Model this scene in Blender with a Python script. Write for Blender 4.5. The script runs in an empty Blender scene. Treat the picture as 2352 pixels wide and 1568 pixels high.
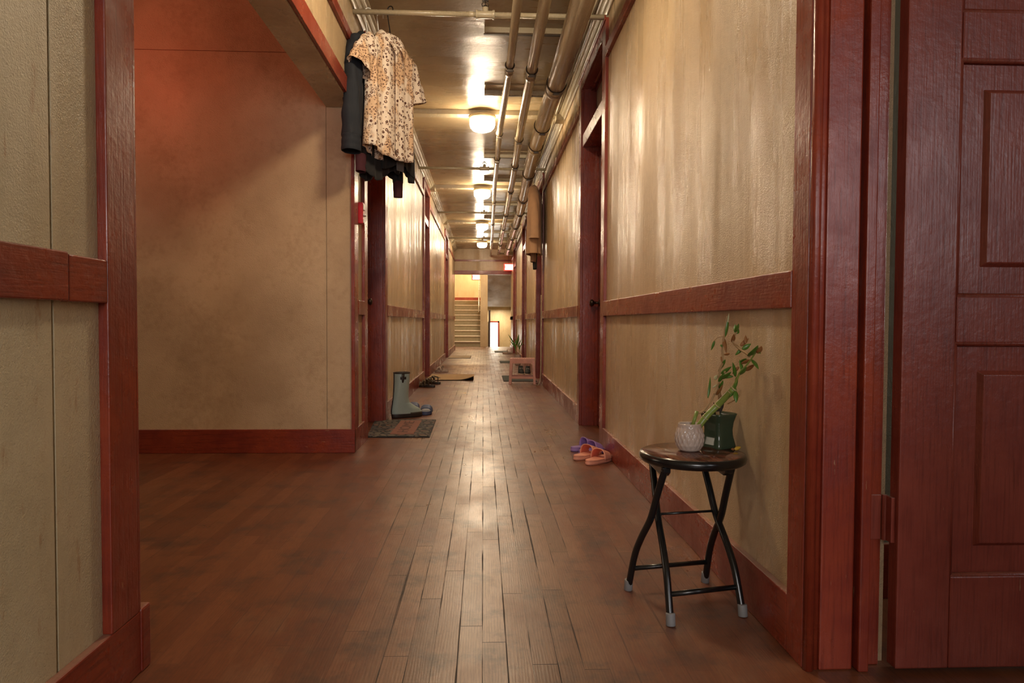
import bpy, bmesh, math, random
from mathutils import Vector, Matrix
random.seed(4)
C = bpy.context.scene.collection
S = bpy.context.scene
# ------------------------------------------------------------------ camera
cd = bpy.data.cameras.new('camera'); cam = bpy.data.objects.new('camera', cd); C.objects.link(cam); S.camera = cam
cd.sensor_width = 36.0; cd.lens = 36.0*1568/2352; cd.clip_start = .02; cd.clip_end = 100
P_, Y_, R_ = .0298, .0419, .0047
fw = Vector((math.sin(Y_)*math.cos(P_), math.cos(Y_)*math.cos(P_), -math.sin(P_)))
rt = Vector((math.cos(Y_), -math.sin(Y_), 0)); up = rt.cross(fw)
rr = math.cos(R_)*rt + math.sin(R_)*up; uu = -math.sin(R_)*rt + math.cos(R_)*up
m = Matrix((rr, uu, -fw)).transposed().to_4x4(); m.translation = Vector((0, 0, .85)); cam.matrix_world = m
# ------------------------------------------------------------------ world, exposure
w = bpy.data.worlds.new('world'); S.world = w; w.use_nodes = True
w.node_tree.nodes['Background'].inputs[0].default_value = (.6, .7, .85, 1); w.node_tree.nodes['Background'].inputs[1].default_value = .05
S.view_settings.view_transform = 'Standard'; S.view_settings.look = 'None'; S.view_settings.gamma = 1
S.view_settings.use_curve_mapping = False; S.view_settings.exposure = 1.12
LAMP_L = 62.0; LAMP_C = (1, .80, .555)
def area(name, loc, rot, size, sizey, power, col):
    l = bpy.data.lights.new(name, 'AREA'); l.shape = 'RECTANGLE'; l.size = size; l.size_y = sizey; l.energy = power; l.color = col
    o = bpy.data.objects.new(name, l); C.objects.link(o); o.location = loc; o.rotation_euler = rot; return o
PI = math.pi
area('near_window_light', (0, -2.88, 1.7), (PI/2, 0, 0), 1.1, 1.3, 29, (.98, .95, .95))          # daylight through window_1
area('side_window_light', (-4.1, 3.0, 1.6), (0, -PI/2, 0), 1.2, 1.0, 6, (1, .80, .6))       # window_2, end of the side hall
area('stair_lamp_light', (-.3, 25.6, 4.0), (0, 0, 0), .5, .5, 75, (1, .80, .5))
area('stair_foot_fill', (0, 21.2, 4.0), (0, 0, 0), .5, .5, 50, (1, .84, .62))  # added unseen fill that brightens the pillar front and steps; no fixture
area('lower_hall_fill', (.55, 26.0, 1.3), (0, 0, 0), .5, .5, 16, (1, .86, .6))                 # added fill under the landing slab, brightens the lower back wall; no fixture
area('entry_daylight', (.42, 26.6, -.2), (-PI/2, 0, 0), .3, 1.4, 6, (1, .95, .8))                # daylight through the street door
area('room_door_fill', (2.1, -.93, 1.65), (PI/2, 0, 0), 1.0, 1.2, 8.5, (.95, .95, 1))  # added fill light aimed at the face of the open door
area('room_gap_fill', (3.32, 1.84, 1.5), (0, PI/2, 0), 1.2, .3, 9, (.95, 1, .92))          # added fill for the wall seen through the door gap; no window here
# ------------------------------------------------------------------ materials
def new_mat(name):
    mt = bpy.data.materials.new(name); mt.use_nodes = True; nt = mt.node_tree
    return mt, nt, nt.nodes['Principled BSDF']
def N(nt, t, **k):
    n = nt.nodes.new(t)
    for a, v in k.items():
        if a.startswith('i_'):
            key = a[2:]; key = int(key) if key.isdigit() else key.replace('_', ' ')
            n.inputs[key].default_value = v
        else: setattr(n, a, v)
    return n
def L(nt, a, b): nt.links.new(a, b)
def coords(nt, scale, obj=False):
    tc = N(nt, 'ShaderNodeTexCoord') if obj else N(nt, 'ShaderNodeNewGeometry')
    mp = N(nt, 'ShaderNodeMapping'); mp.inputs['Scale'].default_value = scale
    L(nt, tc.outputs['Object' if obj else 'Position'], mp.inputs['Vector']); return mp.outputs[0]
def noise(nt, vec, sc, det=4, rough=.55):
    n = N(nt, 'ShaderNodeTexNoise'); n.inputs['Scale'].default_value = sc; n.inputs['Detail'].default_value = det; n.inputs['Roughness'].default_value = rough
    if vec is not None: L(nt, vec, n.inputs['Vector'])
    return n.outputs['Fac']
def ramp(nt, fac, stops):
    r = N(nt, 'ShaderNodeValToRGB'); e = r.color_ramp.elements
    while len(e) < len(stops): e.new(.5)
    for i, (p, c) in enumerate(stops):
        e[i].position = p; e[i].color = (c, c, c, 1) if not isinstance(c, tuple) else (*c, 1)
    L(nt, fac, r.inputs[0]); return r.outputs[0]
def mix(nt, fac, a, b, mode='MIX'):
    n = N(nt, 'ShaderNodeMix', data_type='RGBA', blend_type=mode)
    for s, v in ((0, fac), (6, a), (7, b)):
        if hasattr(v, 'links'): L(nt, v, n.inputs[s])
        else: n.inputs[s].default_value = (*v, 1) if isinstance(v, tuple) else v
    return n.outputs[2]
def M(nt, op, a, b=None, c=None):
    n = N(nt, 'ShaderNodeMath', operation=op)
    for i, v in enumerate((a, b, c)):
        if v is None: continue
        if hasattr(v, 'links'): L(nt, v, n.inputs[i])
        else: n.inputs[i].default_value = v
    return n.outputs[0]
def bump(nt, bs, h, strength, dist, prev=None):
    b = N(nt, 'ShaderNodeBump'); b.inputs['Strength'].default_value = strength; b.inputs['Distance'].default_value = dist
    L(nt, h, b.inputs['Height'])
    if prev is not None: L(nt, prev, b.inputs['Normal'])
    L(nt, b.outputs[0], bs.inputs['Normal']); return b.outputs[0]
def plaster(name, ca, cb, streak=(5.5, 5.5, .55), sb=.5, rlo=.2, rhi=.5, grime=.35, pit=.0022, sd=.012, rust=0):
    mt, nt, bs = new_mat(name)
    v1 = coords(nt, (1, 1, 1)); vs = coords(nt, streak)
    big = noise(nt, v1, 2.2, 5); st = noise(nt, vs, 1.0, 5, .6); fine = noise(nt, v1, 230, 3, .65); mid = noise(nt, v1, 30, 4)
    col = mix(nt, ramp(nt, big, [(.35, 0.), (.65, 1.)]), ca, cb)
    g = ramp(nt, M(nt, 'ADD', M(nt, 'MULTIPLY', st, .6), M(nt, 'MULTIPLY', mid, .4)), [(.30, 1.), (.50, 0.)])
    col = mix(nt, M(nt, 'MULTIPLY', g, grime), col, (ca[0]*.45, ca[1]*.36, ca[2]*.28))
    pits = ramp(nt, fine, [(.27, 1.), (.36, 0.)])
    col = mix(nt, M(nt, 'MULTIPLY', pits, .45), col, (ca[0]*.3, ca[1]*.25, ca[2]*.2))
    if rust:
        rs = ramp(nt, noise(nt, coords(nt, (26, 26, 6)), 1.0, 5, .7), [(.60, 0.), (.68, 1.)])
        col = mix(nt, M(nt, 'MULTIPLY', rs, rust), col, (.36, .19, .09))
    L(nt, col, bs.inputs['Base Color'])
    rg = N(nt, 'ShaderNodeMapRange'); rg.inputs[1].default_value = .35; rg.inputs[2].default_value = .65; rg.inputs[3].default_value = rhi; rg.inputs[4].default_value = rlo
    L(nt, st, rg.inputs[0]); L(nt, rg.outputs[0], bs.inputs['Roughness'])
    p = bump(nt, bs, st, sb, sd)
    p = bump(nt, bs, mid, .35, .004, p)
    # pebbly roughness that comes and goes
    amt = ramp(nt, noise(nt, vs, .7, 3), [(.38, 1.), (.6, .25)])
    bump(nt, bs, M(nt, 'MULTIPLY', fine, amt), .9, pit, p)
    return mt
CR = (.57, .435, .265); CR2 = (.48, .35, .20)
M_WALL = plaster('cream_gloss_plaster', CR, CR2, rlo=.16, rhi=.5, sb=.36, pit=.0044, sd=.014, rust=.12)
M_WALLN = plaster('cream_board_plaster', (.57, .50, .34), (.48, .415, .27), rlo=.3, rhi=.55, sb=.3, grime=.22, pit=.004, rust=.5)
M_WALLA = plaster('cream_rough_plaster', (.56, .405, .24), (.43, .295, .165), streak=(2.5, 2.5, 2.0), sb=.5, rlo=.36, rhi=.6, grime=.42, pit=.005)
M_CEIL = plaster('cream_ceiling_paint', (.46, .365, .22), (.34, .25, .135), streak=(.8, 4, 5), sb=.16, rlo=.19, rhi=.38, grime=.3, pit=.001, sd=.008)
M_ROOM = plaster('grey_room_plaster', (.27, .265, .215), (.23, .225, .18), sb=.2, rlo=.5, rhi=.7)
M_PIPE = plaster('cream_pipe_paint', (.50, .44, .31), (.42, .35, .23), streak=(20, 1.2, 20), sb=.2, rlo=.16, rhi=.32, grime=.15, pit=.0012, sd=.003)
def red(name, st, ca=(.275, .046, .019), cb=(.180, .020, .009), rlo=.22, rhi=.42, chips=True):
    mt, nt, bs = new_mat(name)
    v1 = coords(nt, (1, 1, 1)); vs = coords(nt, st)
    gr = noise(nt, vs, 1.0, 5, .6); big = noise(nt, v1, 5, 5, .6)
    col = mix(nt, ramp(nt, big, [(.35, 0.), (.65, 1.)]), ca, cb)
    col = mix(nt, ramp(nt, gr, [(.3, .55), (.5, 0.)]), col, (cb[0]*.5, cb[1]*.5, cb[2]*.5))
    if chips:
        ch = ramp(nt, M(nt, 'MULTIPLY', noise(nt, coords(nt, (st[0]*.35, st[1]*.35, st[2]*.35)), 1.3, 6, .75), 1.0), [(.745, 0.), (.765, 1.)])
        col = mix(nt, M(nt, 'MULTIPLY', ch, .8), col, (.42, .26, .12))
    fl_ = ramp(nt, noise(nt, coords(nt, tuple(60 if q > 50 else 7 for q in st)), 1.0, 4, .7), [(.70, 0.), (.72, 1.)])
    col = mix(nt, M(nt, 'MULTIPLY', fl_, .55), col, (.46, .27, .14))
    # dust lying on upward faces
    gn_ = N(nt, 'ShaderNodeNewGeometry'); sz = N(nt, 'ShaderNodeSeparateXYZ'); L(nt, gn_.outputs['True Normal'], sz.inputs[0])
    du = M(nt, 'MULTIPLY', ramp(nt, sz.outputs[2], [(.90, 0.), (.98, 1.)]), ramp(nt, big, [(.3, .75), (.7, .4)]))
    col = mix(nt, du, col, (.40, .25, .18))
    L(nt, col, bs.inputs['Base Color'])
    L(nt, ramp(nt, big, [(.35, rlo), (.65, rhi)]), bs.inputs['Roughness'])
    p = bump(nt, bs, gr, .5, .0016)
    bump(nt, bs, noise(nt, v1, 38, 5, .6), .45, .003, p)
    return mt
M_RV = red('red_gloss_paint_upright', (150, 150, 7))
M_RY = red('red_gloss_paint_lengthwise', (130, 8, 130))
M_RX = red('red_gloss_paint_crosswise', (8, 130, 130))
M_RD = red('red_door_paint', (170, 170, 7), (.270, .060, .038), (.200, .032, .018), .26, .40)
def simple(name, col, rough=.5, metal=0, bumpsc=None, bstr=.3, bd=.001, var=0, spec=.5, sheen=0, trans=0, obj=False):
    mt, nt, bs = new_mat(name); bs.inputs['Roughness'].default_value = rough; bs.inputs['Metallic'].default_value = metal
    bs.inputs['Specular IOR Level'].default_value = spec
    if sheen: bs.inputs['Sheen Weight'].default_value = sheen
    v = coords(nt, (1, 1, 1), obj)
    n = noise(nt, v, 14, 5)
    d = .25 if not var else var
    L(nt, mix(nt, n, tuple(c*(1+d) for c in col), tuple(c*(1-d) for c in col)), bs.inputs['Base Color'])
    if bumpsc: bump(nt, bs, noise(nt, v, bumpsc, 3), bstr, bd)
    return mt
M_BLK = simple('black_enamel', (.008, .008, .008), .22)
M_CLAMP = simple('dark_clamp_steel', (.10, .08, .06), .35, .8)
M_STEEL = simple('dull_steel', (.35, .32, .28), .35, .9)
M_KNOB = simple('dark_bronze', (.06, .04, .03), .3, .8)
M_GRUB = simple('grey_rubber', (.20, .20, .20), .55)
M_ALARM = simple('alarm_red_enamel', (.5, .008, .015), .3)
M_WHITE = simple('white_plastic', (.75, .72, .66), .4)
M_PINK = simple('salmon_pink_foam', (.80, .36, .25), .5, bumpsc=200, bstr=.2)
M_PINKIN = simple('coral_strap_lining', (.66, .18, .11), .55)
M_PURP = simple('lilac_foam', (.33, .20, .50), .5, bumpsc=200, bstr=.2)
M_BLUE = simple('blue_foam', (.055, .08, .17), .55)
M_GREYF = simple('grey_footbed', (.28, .28, .33), .6)
M_TAUPE = simple('taupe_leather', (.46, .36, .29), .6)
M_STOOLP = simple('pink_stool_plastic', (.58, .27, .20), .38)
M_MINT = simple('mint_boot_rubber', (.34, .43, .40), .35, var=.08)
M_BOOTD = simple('dark_boot_rubber', (.030, .022, .018), .4)
M_POTW = simple('blush_white_ceramic', (.52, .42, .36), .14, var=.08)
M_POTG = simple('deep_green_ceramic', (.035, .055, .032), .1)
M_STALK = simple('bamboo_green', (.20, .27, .055), .35, var=.45, obj=True)
M_NODE = simple('bamboo_ring_tan', (.40, .33, .16), .6)
M_TWIG = simple('dry_twig', (.34, .22, .10), .7)
M_LEAF = simple('fresh_leaf_green', (.07, .17, .02), .35, var=.35)
M_LEAFP = simple('pale_leaf_tip', (.40, .38, .20), .5)
M_LEAFB = simple('withered_leaf_brown', (.26, .11, .03), .6)
M_LEAFY = simple('yellow_leaf', (.55, .33, .03), .5)
M_SOIL = simple('dark_soil', (.04, .03, .02), .9, bumpsc=80, bstr=1, bd=.004)
M_CORK = simple('tan_coir', (.46, .30, .15), .9, bumpsc=260, bstr=.8, bd=.002)
M_BACK = simple('black_rubber_backing', (.012, .010, .009), .7)
M_MAT2 = simple('charcoal_mat', (.045, .052, .045), .85, bumpsc=200, bstr=.6)
M_RUG = simple('pale_woven_rug', (.50, .40, .27), .9, bumpsc=120, bstr=.8, bd=.003)
M_CANV = simple('black_canvas', (.018, .018, .018), .8)
M_SOLE = simple('cream_sole', (.52, .40, .30), .6)
M_OLIVE = simple('olive_strap_webbing', (.085, .055, .025), .6, bumpsc=150)
M_DARKC = simple('black_cloth', (.010, .009, .009), .85, sheen=.1, bumpsc=60, bstr=.4, bd=.004)
M_MAROON = simple('maroon_knit', (.055, .010, .016), .9, bumpsc=200, bstr=.4)
M_GREYC = simple('grey_cloth', (.12, .12, .13), .85)
M_BEIGE = simple('beige_wool', (.52, .31, .17), .9, sheen=.2, bumpsc=180, bstr=.5, bd=.002, var=.12)
M_WHITEH = simple('white_hanger_plastic', (.75, .74, .70), .35)
M_WOODH = simple('wooden_hanger', (.50, .28, .10), .4)
M_GAP = simple('dark_gap', (.012, .008, .006), .9)
M_NOSE = simple('worn_step_nosing', (.70, .58, .44), .4)
M_STEP = simple('painted_step', (.30, .25, .15), .5)
M_PANE = simple('painted_over_glass', (.50, .50, .44), .12)
def emis(name, col, s):
    mt, nt, bs = new_mat(name); bs.inputs['Base Color'].default_value = (*col, 1)
    bs.inputs['Emission Color'].default_value = (*col, 1); bs.inputs['Emission Strength'].default_value = s; return mt
M_LAMP = emis('lit_lamp_glass', LAMP_C, LAMP_L)
M_EXITW = emis('lit_exit_face', (1, .68, .60), 3.0)
M_EXITR = emis('lit_exit_letters', (1, .10, .06), .8)
M_EXITB = emis('red_exit_housing', (1, .05, .03), .9)
M_DAY = emis('daylit_glass', (1, .98, .93), 1.6)
def mk_denim():
    mt, nt, bs = new_mat('blue_black_denim'); v = coords(nt, (1, 1, 1)); bs.inputs['Roughness'].default_value = .85
    col = mix(nt, noise(nt, coords(nt, (40, 40, 6)), 3, 5, .7), (.005, .008, .014), (.018, .022, .030))
    L(nt, col, bs.inputs['Base Color']); bump(nt, bs, noise(nt, v, 500, 2), .5, .001); return mt
M_DENIM = mk_denim()
def mk_leopard():
    mt, nt, bs = new_mat('leopard_print_cotton'); bs.inputs['Roughness'].default_value = .75
    v = coords(nt, (1, 1, 1), True)
    def rings(sc):
        vo = N(nt, 'ShaderNodeTexVoronoi', feature='F1'); vo.inputs['Scale'].default_value = sc; vo.inputs['Randomness'].default_value = .75
        nz = N(nt, 'ShaderNodeTexNoise'); nz.inputs['Scale'].default_value = sc*1.3
        L(nt, v, nz.inputs['Vector'])
        vv = N(nt, 'ShaderNodeVectorMath', operation='MULTIPLY_ADD'); vv.inputs[1].default_value = (.35/sc,)*3; L(nt, nz.outputs['Color'], vv.inputs[0]); L(nt, v, vv.inputs[2])
        L(nt, vv.outputs[0], vo.inputs['Vector']); d = vo.outputs['Distance']
        ring = ramp(nt, M(nt, 'ABSOLUTE', M(nt, 'SUBTRACT', d, .31)), [(.08, 1.), (.115, 0.)])
        brk = ramp(nt, noise(nt, v, sc*2.2, 2), [(.35, 0.), (.41, 1.)])
        core = ramp(nt, d, [(.2, 1.), (.26, 0.)])
        return M(nt, 'MULTIPLY', ring, brk), core
    r1, c1 = rings(40); r2, c2 = rings(68)
    zone = ramp(nt, noise(nt, coords(nt, (1, 1, .55), True), 9, 2), [(.48, 0.), (.54, 1.)])
    r = mix(nt, zone, r1, r2); c = mix(nt, zone, c1, c2)
    base = mix(nt, zone, (.82, .70, .57), (.70, .48, .30))
    base = mix(nt, M(nt, 'MULTIPLY', c, .6), base, (.55, .32, .16))
    L(nt, mix(nt, r, base, (.085, .025, .014)), bs.inputs['Base Color'])
    return mt
M_LEO = mk_leopard()
def mk_floor():
    mt, nt, bs = new_mat('worn_strip_oak')
    g = N(nt, 'ShaderNodeNewGeometry'); sp = N(nt, 'ShaderNodeSeparateXYZ'); L(nt, g.outputs['Position'], sp.inputs[0])
    X, Y = sp.outputs[0], sp.outputs[1]; PW = .0625
    xi = M(nt, 'FLOOR', M(nt, 'DIVIDE', X, PW)); xf = M(nt, 'FRACT', M(nt, 'DIVIDE', X, PW))
    wn = N(nt, 'ShaderNodeTexWhiteNoise', noise_dimensions='1D'); L(nt, xi, wn.inputs['W'])
    ys = M(nt, 'ADD', M(nt, 'DIVIDE', Y, .85), M(nt, 'MULTIPLY', wn.outputs['Value'], 17.))
    yi = M(nt, 'FLOOR', ys); yf = M(nt, 'FRACT', ys)
    cb = N(nt, 'ShaderNodeCombineXYZ'); L(nt, xi, cb.inputs[0]); L(nt, yi, cb.inputs[1])
    w2 = N(nt, 'ShaderNodeTexWhiteNoise', noise_dimensions='2D'); L(nt, cb.outputs[0], w2.inputs['Vector']); rnd = w2.outputs['Value']
    # grain, shifted plank by plank
    cg = N(nt, 'ShaderNodeCombineXYZ'); L(nt, M(nt, 'ADD', X, M(nt, 'MULTIPLY', rnd, 31.)), cg.inputs[0]); L(nt, M(nt, 'ADD', M(nt, 'MULTIPLY', Y, .07), M(nt, 'MULTIPLY', rnd, 7.)), cg.inputs[1])
    gn = noise(nt, cg.outputs[0], 210, 5, .7)
    wv = N(nt, 'ShaderNodeTexWave', wave_type='BANDS', bands_direction='X'); wv.inputs['Scale'].default_value = 40; wv.inputs['Distortion'].default_value = 9; wv.inputs['Detail'].default_value = 2; wv.inputs['Detail Scale'].default_value = .8
    L(nt, cg.outputs[0], wv.inputs['Vector'])
    pos = coords(nt, (1, 1, 1)); wear = noise(nt, coords(nt, (1, .45, 1)), 3.2, 6, .65)
    # traffic wear down the middle of the corridor
    mid = ramp(nt, M(nt, 'ADD', M(nt, 'ABSOLUTE', M(nt, 'SUBTRACT', X, .02)), M(nt, 'MULTIPLY', M(nt, 'SUBTRACT', wear, .5), 1.8)), [(.15, 1.), (.60, 0.)])
    lite = mix(nt, rnd, (.33, .175, .100), (.205, .105, .060))
    dark = mix(nt, rnd, (.205, .068, .028), (.140, .042, .018))
    col = mix(nt, mid, dark, lite)
    col = mix(nt, M(nt, 'MULTIPLY', ramp(nt, gn, [(.35, 1.), (.6, 0.)]), .34), col, (.04, .018, .010))
    col = mix(nt, M(nt, 'MULTIPLY', M(nt, 'MULTIPLY', wv.outputs['Fac'], .22), mid), col, (.06, .03, .016))
    blot = ramp(nt, noise(nt, pos, 5.5, 6, .7), [(.50, 0.), (.66, 1.)])
    col = mix(nt, M(nt, 'MULTIPLY', blot, .6), col, (.034, .022, .020))
    # fine scratches
    sv = N(nt, 'ShaderNodeMapping'); sv.inputs['Rotation'].default_value = (0, 0, .55); sv.inputs['Scale'].default_value = (90, 3.0, 1); L(nt, g.outputs['Position'], sv.inputs[0])
    sc = ramp(nt, noise(nt, sv.outputs[0], 1.0, 3, .6), [(.665, 0.), (.70, 1.)])
    col = mix(nt, M(nt, 'MULTIPLY', sc, .14), col, (.30, .16, .09))
    for rot_, sc_, th_, am_ in ((.9, (160, 2.2, 1), .675, .16), (1.25, (120, 1.6, 1), .685, .12), (.15, (200, 3.0, 1), .69, .10)):
        s2 = N(nt, 'ShaderNodeMapping'); s2.inputs['Rotation'].default_value = (0, 0, rot_); s2.inputs['Scale'].default_value = sc_; L(nt, g.outputs['Position'], s2.inputs[0])
        k2 = ramp(nt, noise(nt, s2.outputs[0], 1.0, 2, .5), [(th_, 0.), (th_+.03, 1.)])
        col = mix(nt, M(nt, 'MULTIPLY', M(nt, 'MULTIPLY', k2, ramp(nt, wear, [(.4, 0.), (.55, 1.)])), am_), col, (.36, .20, .12))
    # gaps between strips, opening and closing along their length
    gw = ramp(nt, noise(nt, coords(nt, (17.4, 1.6, 1)), 1.0, 3, .6), [(.46, .006), (.74, .075)])
    e = M(nt, 'MINIMUM', xf, M(nt, 'SUBTRACT', 1., xf)); ey = M(nt, 'MULTIPLY', M(nt, 'MINIMUM', yf, M(nt, 'SUBTRACT', 1., yf)), 14.)
    gap = M(nt, 'MAXIMUM', M(nt, 'LESS_THAN', e, gw), M(nt, 'LESS_THAN', ey, .022))
    gapc = M(nt, 'MULTIPLY', gap, M(nt, 'ADD', M(nt, 'MULTIPLY', mid, .75), .15))
    col = mix(nt, gapc, col, (.012, .008, .007))
    L(nt, col, bs.inputs['Base Color'])
    ro = N(nt, 'ShaderNodeMapRange'); ro.inputs[1].default_value = .3; ro.inputs[2].default_value = .7; ro.inputs[3].default_value = .25; ro.inputs[4].default_value = .46
    L(nt, wear, ro.inputs[0]); L(nt, M(nt, 'ADD', ro.outputs[0], M(nt, 'MULTIPLY', gapc, .4)), bs.inputs['Roughness'])
    p = bump(nt, bs, M(nt, 'SUBTRACT', 1., gap), .5, .0015)
    p = bump(nt, bs, M(nt, 'MULTIPLY', rnd, 1.), .4, .0012, p)
    bump(nt, bs, M(nt, 'ADD', gn, M(nt, 'MULTIPLY', wv.outputs['Fac'], .3)), .2, .0010, p)
    return mt
M_FLOOR = mk_floor()
def mk_stooltop():
    mt, nt, bs = new_mat('dark_wood_laminate'); bs.inputs['Roughness'].default_value = .12
    g = noise(nt, coords(nt, (30, 4, 1)), 1.6, 6, .7)
    L(nt, mix(nt, ramp(nt, g, [(.35, 0.), (.65, 1.)]), (.038, .013, .008), (.16, .055, .032)), bs.inputs['Base Color']); return mt
M_TOP = mk_stooltop()
def mk_cobble():
    mt, nt, bs = new_mat('cobble_print_rubber'); bs.inputs['Roughness'].default_value = .8
    vo = N(nt, 'ShaderNodeTexVoronoi', feature='DISTANCE_TO_EDGE'); vo.inputs['Scale'].default_value = 20
    L(nt, coords(nt, (1, 1, 1)), vo.inputs['Vector'])
    v2 = N(nt, 'ShaderNodeTexVoronoi', feature='F1'); v2.inputs['Scale'].default_value = 20; L(nt, coords(nt, (1, 1, 1)), v2.inputs['Vector'])
    cc = ramp(nt, N(nt, 'ShaderNodeSeparateXYZ').outputs[0], [(0, .0), (1, 1.)])
    sx = nt.nodes.new('ShaderNodeSeparateColor'); L(nt, v2.outputs['Color'], sx.inputs[0])
    col = ramp(nt, sx.outputs[0], [(0., (.10, .085, .07)), (.35, (.16, .13, .09)), (.7, (.065, .06, .065)), (1., (.22, .10, .06))])
    L(nt, mix(nt, ramp(nt, vo.outputs[0], [(.08, 0.), (.13, 1.)]), (.010, .009, .010), col), bs.inputs['Base Color'])
    bump(nt, bs, ramp(nt, vo.outputs[0], [(.05, 0.), (.2, 1.)]), .8, .003); return mt
M_COBB = mk_cobble()
M_BRICK = simple('brick_red_rubber', (.21, .065, .035), .75, bumpsc=150)
# ------------------------------------------------------------------ mesh helpers
class MB:
    def __init__(s): s.v = []; s.f = []
    def add(s, vs, fs):
        o = len(s.v); s.v += [tuple(x) for x in vs]; s.f += [tuple(i+o for i in f) for f in fs]; return s
    def box(s, x0, x1, y0, y1, z0, z1):
        vs = [(x, y, z) for x in (x0, x1) for y in (y0, y1) for z in (z0, z1)]
        return s.add(vs, [(0, 1, 3, 2), (4, 6, 7, 5), (0, 4, 5, 1), (2, 3, 7, 6), (0, 2, 6, 4), (1, 5, 7, 3)])
    def prism(s, pts, axis, a, b):          # polygon extruded along an axis; pts in the other two axes' order
        n = len(pts)
        def P(p, t):
            return {'x': (t, p[0], p[1]), 'y': (p[0], t, p[1]), 'z': (p[0], p[1], t)}[axis]
        vs = [P(p, a) for p in pts]+[P(p, b) for p in pts]
        return s.add(vs, [tuple(range(n))[::-1], tuple(range(n, 2*n))]+[(i, (i+1) % n, n+(i+1) % n, n+i) for i in range(n)])
    def lathe(s, prof, c=(0, 0, 0), n=32, cap=True):
        vs = []; fs = []
        for r, z in prof:
            for k in range(n):
                a = 2*PI*k/n; vs.append((c[0]+r*math.cos(a), c[1]+r*math.sin(a), c[2]+z))
        for i in range(len(prof)-1):
            for k in range(n):
                k2 = (k+1) % n; fs.append((i*n+k, i*n+k2, (i+1)*n+k2, (i+1)*n+k))
        if cap: fs += [tuple(range(n))[::-1], tuple(range((len(prof)-1)*n, len(prof)*n))]
        return s.add(vs, fs)
    def tube(s, pts, r, n=12, cap=True, flat=1.0, upv=None):
        P = [Vector(p) for p in pts]; R = r if isinstance(r, (list, tuple)) else [r]*len(P)
        vs = []; fs = []; nrm = None
        for i, p in enumerate(P):
            t = (P[min(i+1, len(P)-1)]-P[max(i-1, 0)]).normalized()
            if nrm is None:
                a = Vector(upv) if upv else (Vector((0, 0, 1)) if abs(t.z) < .9 else Vector((1, 0, 0)))
                nrm = (a-t*a.dot(t)).normalized()
            else: nrm = (nrm-t*nrm.dot(t)).normalized()
            bn = t.cross(nrm)
            for k in range(n):
                a = 2*PI*k/n; vs.append(p+nrm*(R[i]*flat*math.cos(a))+bn*(R[i]*math.sin(a)))
        for i in range(len(P)-1):
            for k in range(n):
                k2 = (k+1) % n; fs.append((i*n+k, i*n+k2, (i+1)*n+k2, (i+1)*n+k))
        if cap: fs += [tuple(range(n))[::-1], tuple(range((len(P)-1)*n, len(P)*n))]
        return s.add(vs, fs)
    def grid(s, fn, nu, nv, close_u=False):
        vs = [fn(i/(nu if close_u else nu-1), j/(nv-1)) for j in range(nv) for i in range(nu)]
        fs = [(j*nu+i, j*nu+(i+1) % nu, (j+1)*nu+(i+1) % nu, (j+1)*nu+i) for j in range(nv-1) for i in range(nu if close_u else nu-1)]
        return s.add(vs, fs)
    def build(s, name, mat, parent=None, bev=0, smooth=False, solid=0, sub=0, seg=2):
        me = bpy.data.meshes.new(name); me.from_pydata(s.v, [], s.f); me.update()
        bm = bmesh.new(); bm.from_mesh(me); bmesh.ops.recalc_face_normals(bm, faces=bm.faces); bm.to_mesh(me); bm.free()
        if smooth:
            for p in me.polygons: p.use_smooth = True
        if mat: me.materials.append(mat)
        o = bpy.data.objects.new(name, me); C.objects.link(o); o.parent = parent
        if solid:
            q = o.modifiers.new('solid', 'SOLIDIFY'); q.thickness = solid; q.offset = 0
        if bev:
            q = o.modifiers.new('bevel', 'BEVEL'); q.width = bev; q.segments = seg; q.limit_method = 'ANGLE'; q.angle_limit = .6
        if sub:
            q = o.modifiers.new('sub', 'SUBSURF'); q.levels = sub; q.render_levels = sub
        return o
def B(*a): return MB().box(*a)
def smooth_path(pts, n=8):
    P = [Vector(p) for p in pts]; out = []
    for i in range(len(P)-1):
        a, b, c, d = P[max(i-1, 0)], P[i], P[i+1], P[min(i+2, len(P)-1)]
        for k in range(n):
            t = k/n; out.append(.5*((2*b)+(c-a)*t+(2*a-5*b+4*c-d)*t*t+(3*b-a-3*c+d)*t**3))
    out.append(P[-1]); return out
def empty(name, loc=(0, 0, 0), rz=0):
    o = bpy.data.objects.new(name, None); C.objects.link(o); o.location = loc; o.rotation_euler = (0, 0, rz); o.empty_display_size = .05; return o
def tag(o, label, cat, group=None):
    o['label'] = label; o['category'] = cat
    if group: o['group'] = group
    return o
def struct(o): o['kind'] = 'structure'; return o
def copy_tree(o, parent=None):
    c = o.copy(); C.objects.link(c); c.parent = parent
    for ch in o.children: copy_tree(ch, c)
    return c
def text_part(name, s, size, mat, parent, loc, rot, ext=.0005):
    cu = bpy.data.curves.new(name, 'FONT'); cu.body = s; cu.size = size; cu.extrude = ext; cu.align_x = 'CENTER'; cu.align_y = 'CENTER'
    cu.materials.append(mat); o = bpy.data.objects.new(name, cu); C.objects.link(o); o.parent = parent; o.location = loc; o.rotation_euler = rot
    bpy.context.view_layer.update()
    me = bpy.data.meshes.new_from_object(o.evaluated_get(bpy.context.evaluated_depsgraph_get()))
    o2 = bpy.data.objects.new(name, me); C.objects.link(o2); o2.parent = parent; o2.location = loc; o2.rotation_euler = rot
    bpy.data.objects.remove(o); o2.name = name; return o2
WR, WL, CZ = .805, -.842, 2.93        # wall faces, ceiling height
T = .021                              # trim thickness
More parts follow.
